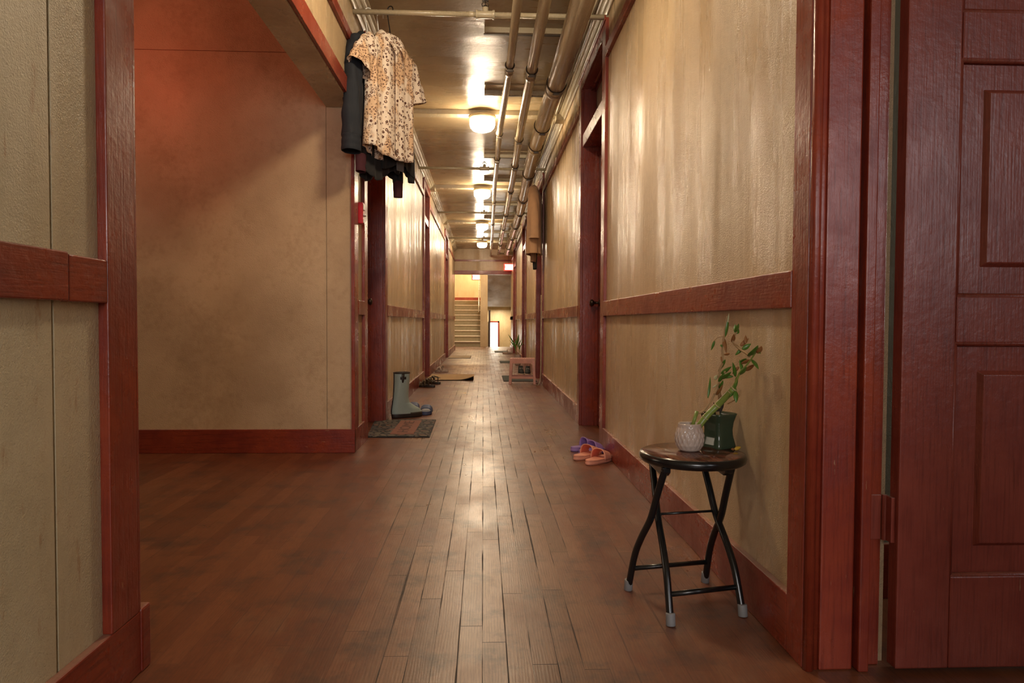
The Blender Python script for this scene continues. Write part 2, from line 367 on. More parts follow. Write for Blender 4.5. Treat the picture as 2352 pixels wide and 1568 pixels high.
# ------------------------------------------------------------------ floor, ceiling
fl = struct(B(-4.4, 3.6, -3.1, 22.57, -.12, 0).build('floor', M_FLOOR))
ce = struct(B(-4.4, 3.6, -3.1, 19.9, CZ, CZ+.12).build('ceiling', M_CEIL))
# ------------------------------------------------------------------ right wall
R_DOORS = [(4.57, 5.55), (9.24, 10.18), (12.97, 13.92), (16.82, 18.1)]
L_DOORS = [(4.89, 5.77), (9.62, 10.45), (14.88, 15.95)]
HZ = 2.72
mb = MB()
ys = 1.655
for a, b in R_DOORS:
    mb.box(WR, WR+.2, ys, a, 0, CZ); mb.box(WR, WR+.2, a, b, HZ+.04, CZ); ys = b
mb.box(WR, WR+.2, ys, 20.05, 0, CZ); mb.box(1.12, 1.3, 20.0, 26.7, -1.6, CZ+1.2)
mb.box(WR, WR+.2, -3.1, .70, 0, CZ); mb.box(WR, WR+.2, .70, 1.655, 2.2, CZ)
struct(mb.build('wall_right', M_WALL))
# joint strip between plaster sheets near the open door
struct(B(WR-.0025, WR+.001, 1.70, 1.912, .985, 2.565).build('trim_1', M_WALL, bev=.001))
# ------------------------------------------------------------------ left wall (beyond the side hall) and near left wall
mb = MB(); ys = 4.42
for a, b in L_DOORS:
    mb.box(WL-.16, WL, ys, a, 0, CZ); mb.box(WL-.16, WL, a, b, HZ+.04, CZ); ys = b
mb.box(WL-.16, WL, ys, 20.05, 0, CZ); mb.box(-1.3, -1.12, 20.0, 26.7, 0, CZ+1.2)
struct(mb.build('wall_left', M_WALL))
mb = MB(); mb.box(WL-.16, WL-.012, -3.1, 1.652, 0, CZ)
mb.box(WL-.012, WL, -3.1, 1.368, .14, CZ); mb.box(WL-.012, WL, 1.376, 1.652, .14, CZ)
struct(mb.build('wall_left_near', M_WALLN))
struct(B(WL-.0119, WL-.009, 1.366, 1.378, .14, CZ).build('trim_2', M_GAP))
# header over the side hall opening
struct(B(WL-.158, WL, 1.652, 4.42, 2.2, CZ).build('wall_left_header', M_WALL))
# side hall: end wall we look at (sheets with open joints), return wall, window end
mb = MB(); mb.box(-4.3, -1.004, 4.42, 4.6, 0, 2.538); mb.box(-4.3, -1.004, 4.424, 4.6, 2.543, CZ); mb.box(-1.0, WL-.001, 4.417, 4.42, 0, 2.2); mb.box(-4.3, -.99, 4.44, 4.62, 0, CZ)
struct(mb.build('wall_side_hall', M_WALLA, bev=.0015))
struct(B(-4.3, -1.0, 4.43, 4.5, 2.536, 2.546).build('trim_3', M_RX))
struct(B(-4.3, WL-.16, 1.45, 1.652, 0, CZ).build('wall_side_hall_near', M_WALLA))
mb = MB(); mb.box(-4.4, -4.2, 1.5, 2.5, 0, CZ); mb.box(-4.4, -4.2, 3.5, 4.6, 0, CZ); mb.box(-4.4, -4.2, 2.5, 3.5, 0, 1.0); mb.box(-4.4, -4.2, 2.5, 3.5, 2.2, CZ)
struct(mb.build('wall_side_hall_end', M_WALLA))
wi = struct(B(-4.27, -4.20, 2.5, 3.5, 1.0, 1.05).box(-4.27, -4.20, 2.5, 3.5, 2.15, 2.2).box(-4.27, -4.20, 2.5, 2.56, 1.0, 2.2).box(-4.27, -4.20, 3.44, 3.5, 1.0, 2.2).build('window_2', M_RV))
B(-4.25, -4.24, 2.55, 3.45, 1.05, 2.15).build('pane', M_PANE, wi)
# near end of the corridor, with its window behind the camera
mb = MB(); mb.box(WL, -.55, -3.1, -2.95, 0, CZ); mb.box(.55, WR, -3.1, -2.95, 0, CZ); mb.box(-.55, .55, -3.1, -2.95, 0, 1.0); mb.box(-.55, .55, -3.1, -2.95, 2.4, CZ)
struct(mb.build('wall_near_end', M_WALL))
wi = struct(B(-.55, -.49, -3.02, -2.96, 1, 2.4).box(.49, .55, -3.02, -2.96, 1, 2.4).box(-.55, .55, -3.02, -2.96, 1, 1.06).box(-.55, .55, -3.02, -2.96, 2.34, 2.4).box(-.5, .5, -3.01, -2.97, 1.68, 1.72).build('window_1', M_RV))
B(-.5, .5, -3.0, -2.99, 1.06, 2.34).build('pane', M_PANE, wi)
# room behind the open door
struct(B(1.0, 3.6, 2.05, 2.15, 0, CZ).build('wall_room_far', M_ROOM))
struct(B(3.4, 3.6, -1.0, 2.15, 0, CZ).build('wall_room_side', M_ROOM))
struct(B(1.0, 3.6, -1.1, -1.0, 0, CZ).build('wall_room_near', M_ROOM))
wi = struct(B(1.54, 1.6, -1.0, -.96, 1.0, 2.3).box(2.6, 2.66, -1.0, -.96, 1.0, 2.3).box(1.54, 2.66, -1.0, -.96, .98, 1.04).box(1.54, 2.66, -1.0, -.96, 2.26, 2.32).build('added_window', M_RV))  # invented unseen window, built to carry the fill light on the open door
B(1.6, 2.6, -.995, -.985, 1.04, 2.26).build('pane', M_PANE, wi)
struct(B(1.0, 3.4, 2.03, 2.05, 0, .17).build('baseboard_room', M_RX, bev=.003))
# ------------------------------------------------------------------ baseboards, chair rails, picture rails
BZ, R0, R1, PR0, PR1 = .15, .887, .983, 2.565, 2.628
def runs(doors, y0, y1, cas=.12):
    out = []; y = y0
    for a, b in doors: out.append((y, a-cas)); y = b+cas
    out.append((y, y1)); return out
def split_mesh(side, segs, z0, z1, th, name, bev=.003):
    mb = MB()
    for a, b in segs:
        if b <= a: continue
        if side > 0: mb.box(WR-th, WR+.002, a, b, z0, z1)
        else: mb.box(WL-.002, WL+th, a, b, z0, z1)
    return struct(mb.build(name, M_RY, bev=bev))
RS = runs(R_DOORS, 1.712, 20.05); LS = runs(L_DOORS, 4.53, 20.05)
split_mesh(1, RS, 0, BZ, T, 'baseboard_right'); 
mb = MB()
for a, b in [(4.40, 4.77)]+LS[1:]: mb.box(WL-.002, WL+T, a, b, 0, BZ)
struct(mb.build('baseboard_left', M_RY, bev=.003))
split_mesh(1, [(a+.0, b) for a, b in RS if b < 20.5]+[(18.22, 19.9)], R0, R1, T+.002, 'trim_4')     # chair rail right
split_mesh(-1, [(4.53, 4.77)]+[(a, b) for a, b in LS[1:-1]]+[(LS[-1][0], 19.9)], R0, R1, T+.002, 'trim_5')
split_mesh(1, [(-2.95, .58)]+[(a, min(b, 19.85)) for a, b in RS], PR0, PR1, .024, 'trim_6')
struct(B(WR-.024, WR, .58, 1.712, PR0, PR1).build('trim_7', M_RY, bev=.003))
split_mesh(-1, [(-2.95, 4.77)]+[(a, min(b, 19.85)) for a, b in LS[1:]], PR0, PR1, .024, 'trim_8')
# near left: baseboard with its block, rail in two lengths
struct(B(WL-.002, WL+T, -2.95, 1.664, 0, BZ).build('baseboard_left_near', M_RY, bev=.004))
struct(B(WL-.16, WL+T+.004, 1.655, 1.700, 0, BZ+.006).build('trim_9', M_RY, bev=.006))
struct(B(WL, WL+T+.002, -2.95, 1.388, R0-.001, R1).build('trim_10', M_RY, bev=.003))
struct(B(WL, WL+T, 1.392, 1.531, R0-.002, R1-.004).build('trim_11', M_RY, bev=.003))
# opening casing: near post, header casing, far corner board, baseboard of the side hall
struct(B(WL-.001, WL+T+.001, 1.531, 1.648, BZ, 2.32).box(WL-.16, WL+T, 1.646, 1.660, BZ, 2.2).build('trim_12', M_RV, bev=.003))
struct(B(WL-.001, WL+T, 1.648, 4.53, 2.212, 2.312).build('trim_13', M_RY, bev=.003))
struct(B(WL-.001, WL+T, 4.398, 4.53, BZ, 2.212).build('trim_14', M_RV, bev=.003))
struct(B(-4.2, WL+T, 4.395, 4.42, 0, BZ+.002).build('baseboard_side_hall', M_RX, bev=.003))
# crown moulding: three ridges stepping from wall to ceiling
def crown(side):
    w = WR if side > 0 else WL; q = -side
    prof = [(0, 0), (0, -.088), (.012, -.090), (.020, -.082), (.022, -.066), (.032, -.062), (.042, -.054), (.044, -.040), (.056, -.036), (.066, -.028), (.068, -.012), (.084, -.008), (.086, 0)]
    return [(w+q*a, CZ+b) for a, b in prof]
BEAMS = [3.05, 6.80, 10.54, 14.22, 17.6]
for side, nm in ((1, 'trim_15'), (-1, 'trim_16')):
    mb = MB(); y = -2.95
    for b in BEAMS: mb.prism(crown(side), 'y', y, b-.012); y = b+.132
    mb.prism(crown(side), 'y', y, 19.86); struct(mb.build(nm, M_PIPE))
for i, b in enumerate(BEAMS):
    mb = MB(); mb.prism([(b, CZ), (b+.004, CZ-.047), (b+.116, CZ-.047), (b+.12, CZ)], 'x', WL+.001, WR-.001)
    for s_ in (WL, WR-.095): mb.box(s_, s_+.095, b-.012, b+.132, CZ-.088, CZ)
    struct(mb.build('ceiling_beam_%d' % (i+1) if False else 'trim_%d' % (17+i), M_PIPE, bev=.003))
# ------------------------------------------------------------------ doors
def panel_leaf(mb, x0, x1, y0, y1, z0, z1, axis='y', face=1):
    """stiles, rails and raised panels; thin direction is `axis`"""
    def bx(u0, u1, t0, t1, a, b):
        if axis == 'y': mb.box(u0, u1, t0, t1, a, b)
        else: mb.box(t0, t1, u0, u1, a, b)
    (u0, u1, t0, t1) = (x0, x1, y0, y1) if axis == 'y' else (y0, y1, x0, x1)
    tm = (t0+t1)/2; st = .115
    bx(u0, u0+st, t0, t1, z0, z1); bx(u1-st, u1, t0, t1, z0, z1)
    rails = [(z0, z0+.22), (z0+.79, z0+.91), (z0+1.48, z0+1.59), (z1-.13, z1)]
    for a, b in rails: bx(u0+st, u1-st, t0, t1, a, b)
    for (a, b), (c, d) in zip(rails, rails[1:]):
        bx(u0+st, u1-st, tm-.005, tm+.005, b, c)
def door(n, side, a, b, label_knob=False):
    e = struct(empty('door_%d' % n)); w = WR if side > 0 else WL; q = -side    # q points into the corridor
    def bx(mb, d0, d1, y0, y1, z0, z1):     # d = depth into the wall from its face (negative: into corridor)
        x = [w-q*d0, w-q*d1]; mb.box(min(x), max(x), y0, y1, z0, z1)
    top = HZ+.10
    mb = MB(); bx(mb, -T, .001, a-.12, a, 0, top); bx(mb, -T, .001, b, b+.12, 0, top); bx(mb, -T, .001, a, b, HZ, top)
    bx(mb, -T-.008, -T+.001, a-.125, b+.125, top-.02, top+.012)
    mb.build('casing', M_RV, e, bev=.003)
    mb = MB(); bx(mb, -.001, .165, a, a+.02, 0, HZ+.03); bx(mb, -.001, .165, b-.02, b, 0, HZ+.03); bx(mb, -.001, .165, a, b, HZ, HZ+.04)
    bx(mb, .10, .125, b-.034, b-.019, 0, HZ); bx(mb, .10, .125, a+.019, a+.034, 0, HZ); bx(mb, .055, .07, a+.019, b-.019, HZ-.012, HZ); bx(mb, .085, .10, a+.019, b-.019, HZ-.02, HZ)
    mb.build('jamb', M_RV, e, bev=.002)
    mb = MB(); bx(mb, -.008, .16, a+.018, b-.018, 2.255, 2.355); mb.build('transom_bar', M_RY, e, bev=.004)
    mb = MB(); bx(mb, .10, .112, a+.02, b-.02, 2.355, HZ); mb.build('transom_pane', M_PANE, e)
    mb = MB()
    x = [w-q*.125, w-q*.160]
    panel_leaf(mb, min(x), max(x), a+.022, b-.022, .008, 2.252, axis='x')
    lf = mb.build('door_leaf', M_RD, e, bev=.004)
    kb = MB(); kx = w-q*.125; ky = a+.10 if side < 0 else b-.1
    ky = b-.09 if side > 0 else a+.62
    prof = [(.028, 0), (.028, .004), (.011, .008), (.010, .04), (.022, .048), (.028, .06), (.026, .072), (.012, .078)]
    t = MB().lathe(prof, n=20); t.v = [(kx+q*z, ky+x_, 1.0+y_) for x_, y_, z in t.v]
    t.build('door_knob', M_KNOB, lf, smooth=True)
    return e
k = 2
for a, b in R_DOORS: door(k, 1, a, b); k += 1
for a, b in L_DOORS: door(k, -1, a, b); k += 1
# door 1: the open door close to the camera
d1 = struct(empty('door_1'))
B(WR-T, WR+.001, 1.625, 1.712, 0, 2.32).box(WR-T, WR+.001, .60, .70, 0, 2.32).box(WR-T, WR+.001, .60, 1.712, 2.2, 2.32).build('casing', M_RV, d1, bev=.003)
mb = MB(); mb.tube([(WR-.008, 1.617, 0), (WR-.008, 1.617, 2.2)], .0125, n=16); mb.tube([(WR+.010, 1.626, 0), (WR+.010, 1.626, 2.2)], .011, n=16)
mb.build('edge_bead', M_RV, d1, smooth=True)
B(.822, .905, 1.612, 1.656, 0, 2.2).build('jamb', M_RV, d1, bev=.004)
B(.913, .939, 1.598, 1.656, 0, 2.2).box(.900, .915, 1.63, 1.656, 0, 2.2).build('door_stop', M_RV, d1, bev=.004)
B(.938, .984, 1.634, 1.656, 0, 2.2).box(.83, 1.0, .66, .70, 0, 2.2).box(.83, 1.0, .66, 1.65, 2.17, 2.2).build('rebate', M_RV, d1, bev=.003)
lf = MB(); X0, X1, YF, YB = .998, 1.80, 1.588, 1.626
def dbox(x0, x1, z0, z1, y0=YF, y1=YB): lf.box(x0, x1, y0, y1, z0, z1)
dbox(X0, 1.130, .012, 2.16); dbox(1.675, X1, .012, 2.16)
for a, b in ((.012, .238), (.802, .915), (1.474, 1.588), (2.03, 2.16)): dbox(1.130, 1.675, a, b)
leaf = lf.build('door_leaf', M_RD, d1, bev=.004)
for a, b in ((.238, .802), (.915, 1.474), (1.588, 2.03)):
    pm = MB(); pm.box(1.128, 1.677, YF+.013, YB-.013, a-.003, b+.003)
    x0, x1, z0, z1 = 1.193, 1.612, a+.070, b-.066; yb, yf = YF+.0135, YF+.001; c = .010
    vs = [(x0, yb, z0), (x1, yb, z0), (x1, yb, z1), (x0, yb, z1), (x0+c, yf, z0+c), (x1-c, yf, z0+c), (x1-c, yf, z1-c), (x0+c, yf, z1-c)]
    pm.add(vs, [(0, 1, 5, 4), (1, 2, 6, 5), (2, 3, 7, 6), (3, 0, 4, 7), (4, 5, 6, 7)])
    pm.build('raised_panel', M_RD, leaf, bev=.002)
    mm = MB()
    for z in (a, b): mm.tube([(1.130, YF+.008, z), (1.675, YF+.008, z)], .0075, n=8)
    for x in (1.130, 1.675): mm.tube([(x, YF+.008, a), (x, YF+.008, b)], .0075, n=8)
    mm.build('panel_moulding', M_RD, leaf, smooth=True)
for z in (.372, 1.78):
    h = MB(); h.box(.945, .980, 1.629, 1.634, z-.055, z+.055); h.tube([(.988, 1.628, z-.056), (.988, 1.628, z+.056)], .0065, n=12); h.box(.988, .998, 1.6, 1.628, z-.055, z+.055)
    h.build('hinge', M_RD, d1, bev=.0008)
# ------------------------------------------------------------------ far end: lintel wall, stairs, pillar, return flight
struct(B(WL, WR, 19.88, 20.05, 2.2, CZ).build('wall_far', M_WALL))
struct(B(WL+.001, WR-.001, 19.86, 19.881, 2.205, 2.31).build('trim_22', M_RX, bev=.003))
struct(B(WL+.001, WR-.001, 19.86, 19.881, 2.575, 2.625).build('trim_23', M_RX, bev=.003))
SR, ST = .178, .30
st = struct(empty('wall_stair_flight')); mb = MB(); no = MB()
for i in range(9):
    mb.box(-1.12, -.105, 22.57+ST*i, 22.57+ST*(i+1)+.02, 0 if i == 0 else SR*(i-1), SR*(i+1)-.03)
    no.box(-1.12, -.105, 22.545+ST*i, 22.57+ST*(i+1)+.02, SR*(i+1)-.03, SR*(i+1))
mb.build('riser', M_STEP, st); no.build('tread', M_NOSE, st, bev=.006)
LZ = SR*9
struct(B(-1.12, -.1, 25.2, 26.7, LZ-.2, LZ).box(-.1, 1.12, 25.25, 26.7, LZ-.2, LZ).build('floor_landing', M_STEP))
struct(B(-.105, .135, 22.5, 25.2, -1.6, 4.1).build('wall_stair_pillar', M_WALL))
struct(B(-1.3, 1.3, 26.7, 26.85, -1.6, 4.2).build('wall_stair_far', M_WALL))
struct(B(-1.12, -.1, 26.67, 26.7, LZ, LZ+.16).build('baseboard_landing', M_RX))
struct(B(-1.3, 1.3, 20.05, 26.8, 4.1, 4.2).build('ceiling_stairwell', M_CEIL))
struct(B(-1.12, 1.12, 20.04, 20.1, CZ, 4.1).build('wall_stairwell_front', M_WALL))
rf = MB(); rf.prism([(25.25, LZ-.22), (25.25, LZ), (22.3, 3.3), (22.3, 3.05)], 'x', .135, 1.12)
struct(rf.build('ceiling_return_flight', M_WALLA))
dn = MB()
for i in range(8): dn.box(.135, 1.12, 22.57+.28*i, 22.57+.28*(i+1), -1.6, -SR*(i+1))
struct(dn.build('floor_down_flight', M_STEP)); struct(B(-.1, 1.12, 24.8, 26.7, -1.7, -1.42).build('floor_lower', M_STEP))
de = struct(empty('door_20')); B(.20, .26, 26.64, 26.7, -1.42, .85).box(.56, .62, 26.64, 26.7, -1.42, .85).box(.2, .62, 26.64, 26.7, .79, .85).build('casing', M_RV, de, bev=.003)
B(.26, .56, 26.67, 26.695, -1.42, .79).build('glass', M_DAY, de)
hr = tag(empty('stair_handrail', (0, 0, 0)), 'pale pole handrail climbing the left stair flight at the far end', 'handrail')
MB().tube([(-.16, 22.9, 1.15), (-.16, 23.3, 1.35), (-.16, 25.3, 2.55)], .024, n=12).build('rail', M_PIPE, hr, smooth=True)
MB().tube([(-.16, 23.0, 1.19), (-.107, 23.0, 1.15)], .01).build('bracket', M_CLAMP, hr); MB().tube([(-.16, 25.0, 2.37), (-.107, 25.0, 2.33)], .01).build('bracket', M_CLAMP, hr)
po = tag(empty('newel_post', (.20, 22.75, -.18)), 'dark square newel post at the head of the descending stairs', 'post')
B(-.028, .028, -.028, .028, 0, 1.36).build('shaft', M_KNOB, po, bev=.004); B(-.033, .033, -.033, .033, 1.36, 1.39).build('cap', M_KNOB, po, bev=.004)
# ------------------------------------------------------------------ ceiling lamps
def lamp():
    e = empty('ceiling_lamp', (0, 0, 0))
    MB().lathe([(.070, 0), (.132, 0), (.134, -.012), (.126, -.034), (.10, -.036)], n=40).build('base_ring', M_PIPE, e, smooth=True)
    MB().lathe([(.121, -.030), (.125, -.05), (.125, -.085), (.118, -.11), (.095, -.135), (.06, -.148), (.02, -.152), (.001, -.152)], n=40).build('glass_shade', M_LAMP, e, smooth=True)
    return e
l0 = lamp()
LT = ['round lit ceiling lamp nearest the camera, above the side hall opening', 'largest visible lit dome lamp under the first ceiling beam past the clothes', 'second visible lit dome lamp down the corridor ceiling', 'third visible lit dome lamp down the corridor ceiling', 'smallest lit dome lamp, close to the far lintel wall']
for i, b in enumerate(BEAMS):
    e = l0 if i == 0 else copy_tree(l0)
    e.location = (-.01-.008*i, b+.06, CZ-.047); tag(e, LT[i], 'ceiling lamp', 'dome lamps under the ceiling beams')
# ------------------------------------------------------------------ sprinkler lines across the corridor
def sprinkler():
    e = empty('sprinkler_line')
    MB().tube([(WL, 0, 0), (-.055, 0, 0)], .0165, n=20).tube([(.055, 0, 0), (WR, 0, 0)], .0165, n=20).build('cross_pipe', M_PIPE, e, smooth=True)
    MB().tube([(-.05, 0, 0), (.06, 0, 0)], .024, n=20).tube([(-.056, 0, 0), (-.044, 0, 0)], .029, n=20).tube([(.05, 0, 0), (.066, 0, 0)], .029, n=20).tube([(-.10, 0, 0), (-.07, 0, 0)], .019, n=16).tube([(.005, 0, 0), (.005, 0, .045)], .020, n=18).build('tee_fitting', M_PIPE, e, smooth=True, bev=.002)
    h = MB(); h.tube([(.005, 0, .04), (.005, 0, .055)], .014, n=12); h.tube(smooth_path([(-.012, 0, .05), (-.016, 0, .07), (.005, 0, .088)]), .0035, n=8); h.tube(smooth_path([(.022, 0, .05), (.026, 0, .07), (.005, 0, .088)]), .0035, n=8); h.tube([(.005, 0, .055), (.005, 0, .085)], .003, n=8)
    h.lathe([(.004, .085), (.020, .088), (.022, .086), (.004, .093)], (.005, 0, 0), n=20)
    h.build('sprinkler_head', M_CLAMP, e, smooth=True)
    return e
s0 = sprinkler(); SL = ['nearest cream cross pipe with an upright sprinkler head, carrying the shirts', 'second cream cross pipe, carrying the beige jacket on the right', 'third cream sprinkler cross pipe, beyond the beige jacket', 'farthest cream sprinkler cross pipe near the far lintel']
for i, y in enumerate((4.47, 8.93, 12.55, 16.4)):
    e = s0 if i == 0 else copy_tree(s0); e.location = (0, y, 2.825)
    tag(e, SL[i], 'sprinkler pipe', 'sprinkler lines across the corridor')
# ------------------------------------------------------------------ long pipes with clamps, ceiling channels
def clamp_mb(p, r):
    mb = MB(); x, y, z = p
    ring = [(x+(r+.004)*math.cos(a), y, z+(r+.004)*math.sin(a)) for a in [2*PI*k/24 for k in range(25)]]
    mb.tube(ring, .005, n=8, cap=False, flat=1.6, upv=(0, 1, 0))
    mb.box(x-.022, x+.022, y-.012, y+.010, z-r-.020, z-r-.006); mb.tube([(x-.03, y, z-r-.014), (x+.03, y, z-r-.014)], .005, n=8)
    return mb
def long_pipe(label, pts, r, clamps, end=None):
    e = tag(empty('ceiling_pipe'), label, 'pipe', 'painted pipes under the ceiling')
    P = pts if end is None else smooth_path(pts, 10)
    MB().tube(P, r, n=28).build('pipe_run', M_PIPE, e, smooth=True)
    def at(y):
        for a, b in zip(pts, pts[1:]):
            if a[1] <= y <= b[1] and b[1] > a[1]:
                t = (y-a[1])/(b[1]-a[1]); return tuple(a[i]+(b[i]-a[i])*t for i in range(3))
    for y in clamps: clamp_mb(at(y), r).build('clamp', M_CLAMP, e, smooth=False)
    for y in clamps[::2]:
        p = at(y+.12); MB().tube([(p[0], p[1], p[2]), (p[0], p[1]+.05, p[2])], r+.004, n=28).build('sleeve', M_PIPE, e, smooth=True)
    return e
long_pipe('thinnest cream ceiling pipe, leftmost of the three', [(.23, -2.9, 2.74), (.19, 5.0, 2.74), (.155, 7, 2.74), (.15, 9.5, 2.74), (.185, 15, 2.74), (.20, 19.87, 2.74)], .0285, [5.1, 6.95, 8.0, 10.9, 13.3, 16.2])
long_pipe('middle cream ceiling pipe of the three, ending in an elbow', [(.36, -2.9, 2.73), (.355, 5.0, 2.73), (.36, 7, 2.73), (.385, 9.2, 2.73), (.40, 14, 2.73), (.415, 19.0, 2.73)], .0375, [5.15, 7.1, 8.3, 9.9, 12.1, 13.9, 16.8])
long_pipe('thickest cream ceiling pipe, nearest the right wall', [(.575, -2.9, 2.70), (.565, 5.0, 2.70), (.545, 7, 2.70), (.55, 8.0, 2.70), (.61, 11.3, 2.70), (.62, 18.6, 2.70)], .072, [5.35, 6.5, 7.2, 8.6, 10.3, 11.6, 13.2, 15.0, 17.0])
el = tag(empty('pipe_branch'), 'short cream pipe branch turning to the right wall at the far end', 'pipe')
MB().tube(smooth_path([(.415, 18.98, 2.73), (.415, 19.12, 2.73), (.43, 19.2, 2.73), (.52, 19.2, 2.73), (WR, 19.2, 2.73)], 8), .040, n=20).build('elbow_run', M_PIPE, el, smooth=True)
MB().tube(smooth_path([(.62, 18.58, 2.70), (.62, 18.7, 2.70), (.63, 18.78, 2.71), (.72, 18.80, 2.71), (WR, 18.80, 2.71)], 8), .060, n=20).build('upper_elbow', M_PIPE, el, smooth=True)
ch0 = None; CHY = [4.90, 6.22, 8.58, 10.0, 12.1, 13.65, 15.9, 17.2]
CT = ['nearest', 'second nearest', 'third nearest', 'fourth nearest', 'fifth nearest', 'sixth nearest', 'second farthest', 'farthest']
for i, y in enumerate(CHY):
    if ch0 is None:
        ch0 = empty('pipe_support_channel'); MB().box(.0, WR-.13, -.02, .025, -.045, 0).build('channel', M_PIPE, ch0, bev=.002)
        MB().box(-.005, WR-.13, .002, .024, -.049, -.044).build('slot_lip', M_CLAMP, ch0); MB().box(.0, WR-.13, -.16, -.02, -.008, 0).build('backing_plate', M_CEIL, ch0)
        e = ch0
    else: e = copy_tree(ch0)
    e.location = (0, y, CZ); tag(e, 'cream pipe support channel on the ceiling, %s of the row' % CT[i], 'pipe support', 'pipe support channels on the ceiling')
cn = tag(MB().tube([(WR-.09, 4.2, 2.905), (WR-.09, 19.8, 2.905)], .010, n=10).build('conduit', M_PIPE, smooth=True), 'thin cream conduit running along the right crown moulding', 'conduit')
# ------------------------------------------------------------------ exit signs
def exit_sign(x, y, z, label, sc=1.0, stem=.3):
    e = tag(empty('exit_sign', (x, y, z)), label, 'exit sign')
    B(-.14*sc, .14*sc, .008, .05, -.10*sc, .10*sc).build('housing', M_EXITB, e, bev=.004)
    B(-.11*sc, .13*sc, 0, .009, -.075*sc, .075*sc).build('face', M_EXITW, e)
    text_part('lettering', 'EXIT', .13*sc, M_EXITR, e, (.01*sc, -.002, 0), (PI/2, 0, 0))
    if stem: MB().tube([(0, .03, .1*sc), (0, .03, .1*sc+stem)], .006, n=8).build('hanging_stem', M_CLAMP, e)
    return e
exit_sign(.715, 19.45, 2.385, 'lit exit sign with red glow hanging before the right end of the far lintel', stem=.445)
exit_sign(-.27, 23.6, 2.36, 'lit exit sign hanging over the left stair flight', 1.0, stem=1.64)
es = tag(empty('exit_sign', (-2.5, 3.6, 2.35)), 'glowing red exit sign in the side hall behind the near left wall', 'exit sign')
B(-.03, .03, -.17, .17, -.1, .1).build('housing', M_WHITE, es, bev=.004)
text_part('lettering', 'EXIT', .16, emis('red_exit_letters', (1, .05, .02), 6), es, (.032, 0, 0), (PI/2, 0, PI/2))
MB().tube([(0, 0, .1), (0, 0, .58)], .008).build('hanging_stem', M_CLAMP, es)
l = bpy.data.lights.new('exit_sign_light', 'AREA'); l.energy = 2.0; l.size = .2; l.size_y = .3; l.shape = 'RECTANGLE'; l.color = (1, .13, .07)
o = bpy.data.objects.new('exit_sign_light', l); C.objects.link(o); o.location = (-2.44, 3.6, 2.35); o.rotation_euler = Vector((.75, .65, 0)).to_track_quat('-Z', 'Z').to_euler()
# ------------------------------------------------------------------ fire alarm pull station
al = tag(empty('fire_alarm_pull', (WL, 4.60, 1.56)), 'red fire alarm pull station on the plaster strip left of the first left door', 'fire alarm')
B(0, .045, -.035, .035, -.07, .07).build('housing', M_ALARM, al, bev=.004)
B(.044, .050, -.026, .026, .02, .058).build('strobe_lens', M_WHITE, al, bev=.004)
B(.044, .058, -.024, .024, -.018, -.004).build('pull_bar', M_WHITE, al, bev=.003)
B(.044, .048, -.022, .022, -.062, -.04).build('label_plate', M_WHITE, al)
# ------------------------------------------------------------------ garments
def garment(e, mat, rings, hem=None, folds=(5, .012), ph=0, thick=.0025, name='body', nseg=72):
    """rings: (z, half width, half thickness) from neck to hem in the garment's frame (x = shoulder axis, -y = front)"""
    zs = [r[0] for r in rings]
    def fn(u, t):
        a = 2*PI*u; i = min(int(t*(len(rings)-1)), len(rings)-2); f = t*(len(rings)-1)-i
        z, hw, ht = [rings[i][k]*(1-f)+rings[i+1][k]*f for k in range(3)]
        cx = math.cos(a); sy = math.sin(a)
        x = hw*math.copysign(abs(cx)**.8, cx); y = ht*math.copysign(abs(sy)**.75, sy)
        k = min(1, t*1.6)
        y += folds[1]*k*math.sin(folds[0]*x/.25*PI+ph+(0 if sy > 0 else 1.9))+folds[1]*.5*k*math.sin(folds[0]*2.3*x/.25*PI+ph*2+3*t)
        z -= .075*max(0, -sy)**2*max(0, 1-t*9)
        if hem: z += hem(x, sy)*t**4
        return (x, y, z)
    return MB().grid(fn, nseg, 46, close_u=True).build(name, mat, e, smooth=True, solid=thick)
def sleeve(e, mat, pts, rad, flat=.6, name='sleeve', n=28, wr=.006, ph=0):
    P = smooth_path(pts, 8); R = []
    for i in range(len(P)):
        t = i/(len(P)-1)*(len(rad)-1); k = min(int(t), len(rad)-2); R.append(rad[k]*(1-(t-k))+rad[k+1]*(t-k)+wr*.5*math.sin(i*1.1+ph))
    mb = MB().tube(P, R, n=n, cap=False, flat=flat, upv=(0, 1, 0))
    mb.v = [(x, y+wr*math.sin(x*90+z*7+ph), z) for x, y, z in mb.v]
    return mb.build(name, mat, e, smooth=True, solid=.0025)
def hanger(e, mat, ztop, zsh, hw=.19, hook_r=.022):
    """hook over a pipe at local z=ztop; shoulders at zsh"""
    arc = [(0, hook_r*math.cos(a), ztop+hook_r*math.sin(a)) for a in [PI*k/12 for k in range(13)]][::-1]
    arc = [(0, -hook_r, ztop-.02)]+arc+[(0, hook_r, ztop-.02), (0, .004, zsh+.06), (0, 0, zsh+.03)]
    MB().tube(smooth_path(arc, 3), .0035, n=8).build('hook', mat, e, smooth=True)
    MB().tube(smooth_path([(-hw, 0, zsh-.055), (-.08, 0, zsh-.01), (0, 0, zsh+.03), (.08, 0, zsh-.01), (hw, 0, zsh-.055)], 6), .006, n=10).tube([(-hw, 0, zsh-.055), (hw, 0, zsh-.055)], .005, n=10).build('shoulder_bar', mat, e, smooth=True)
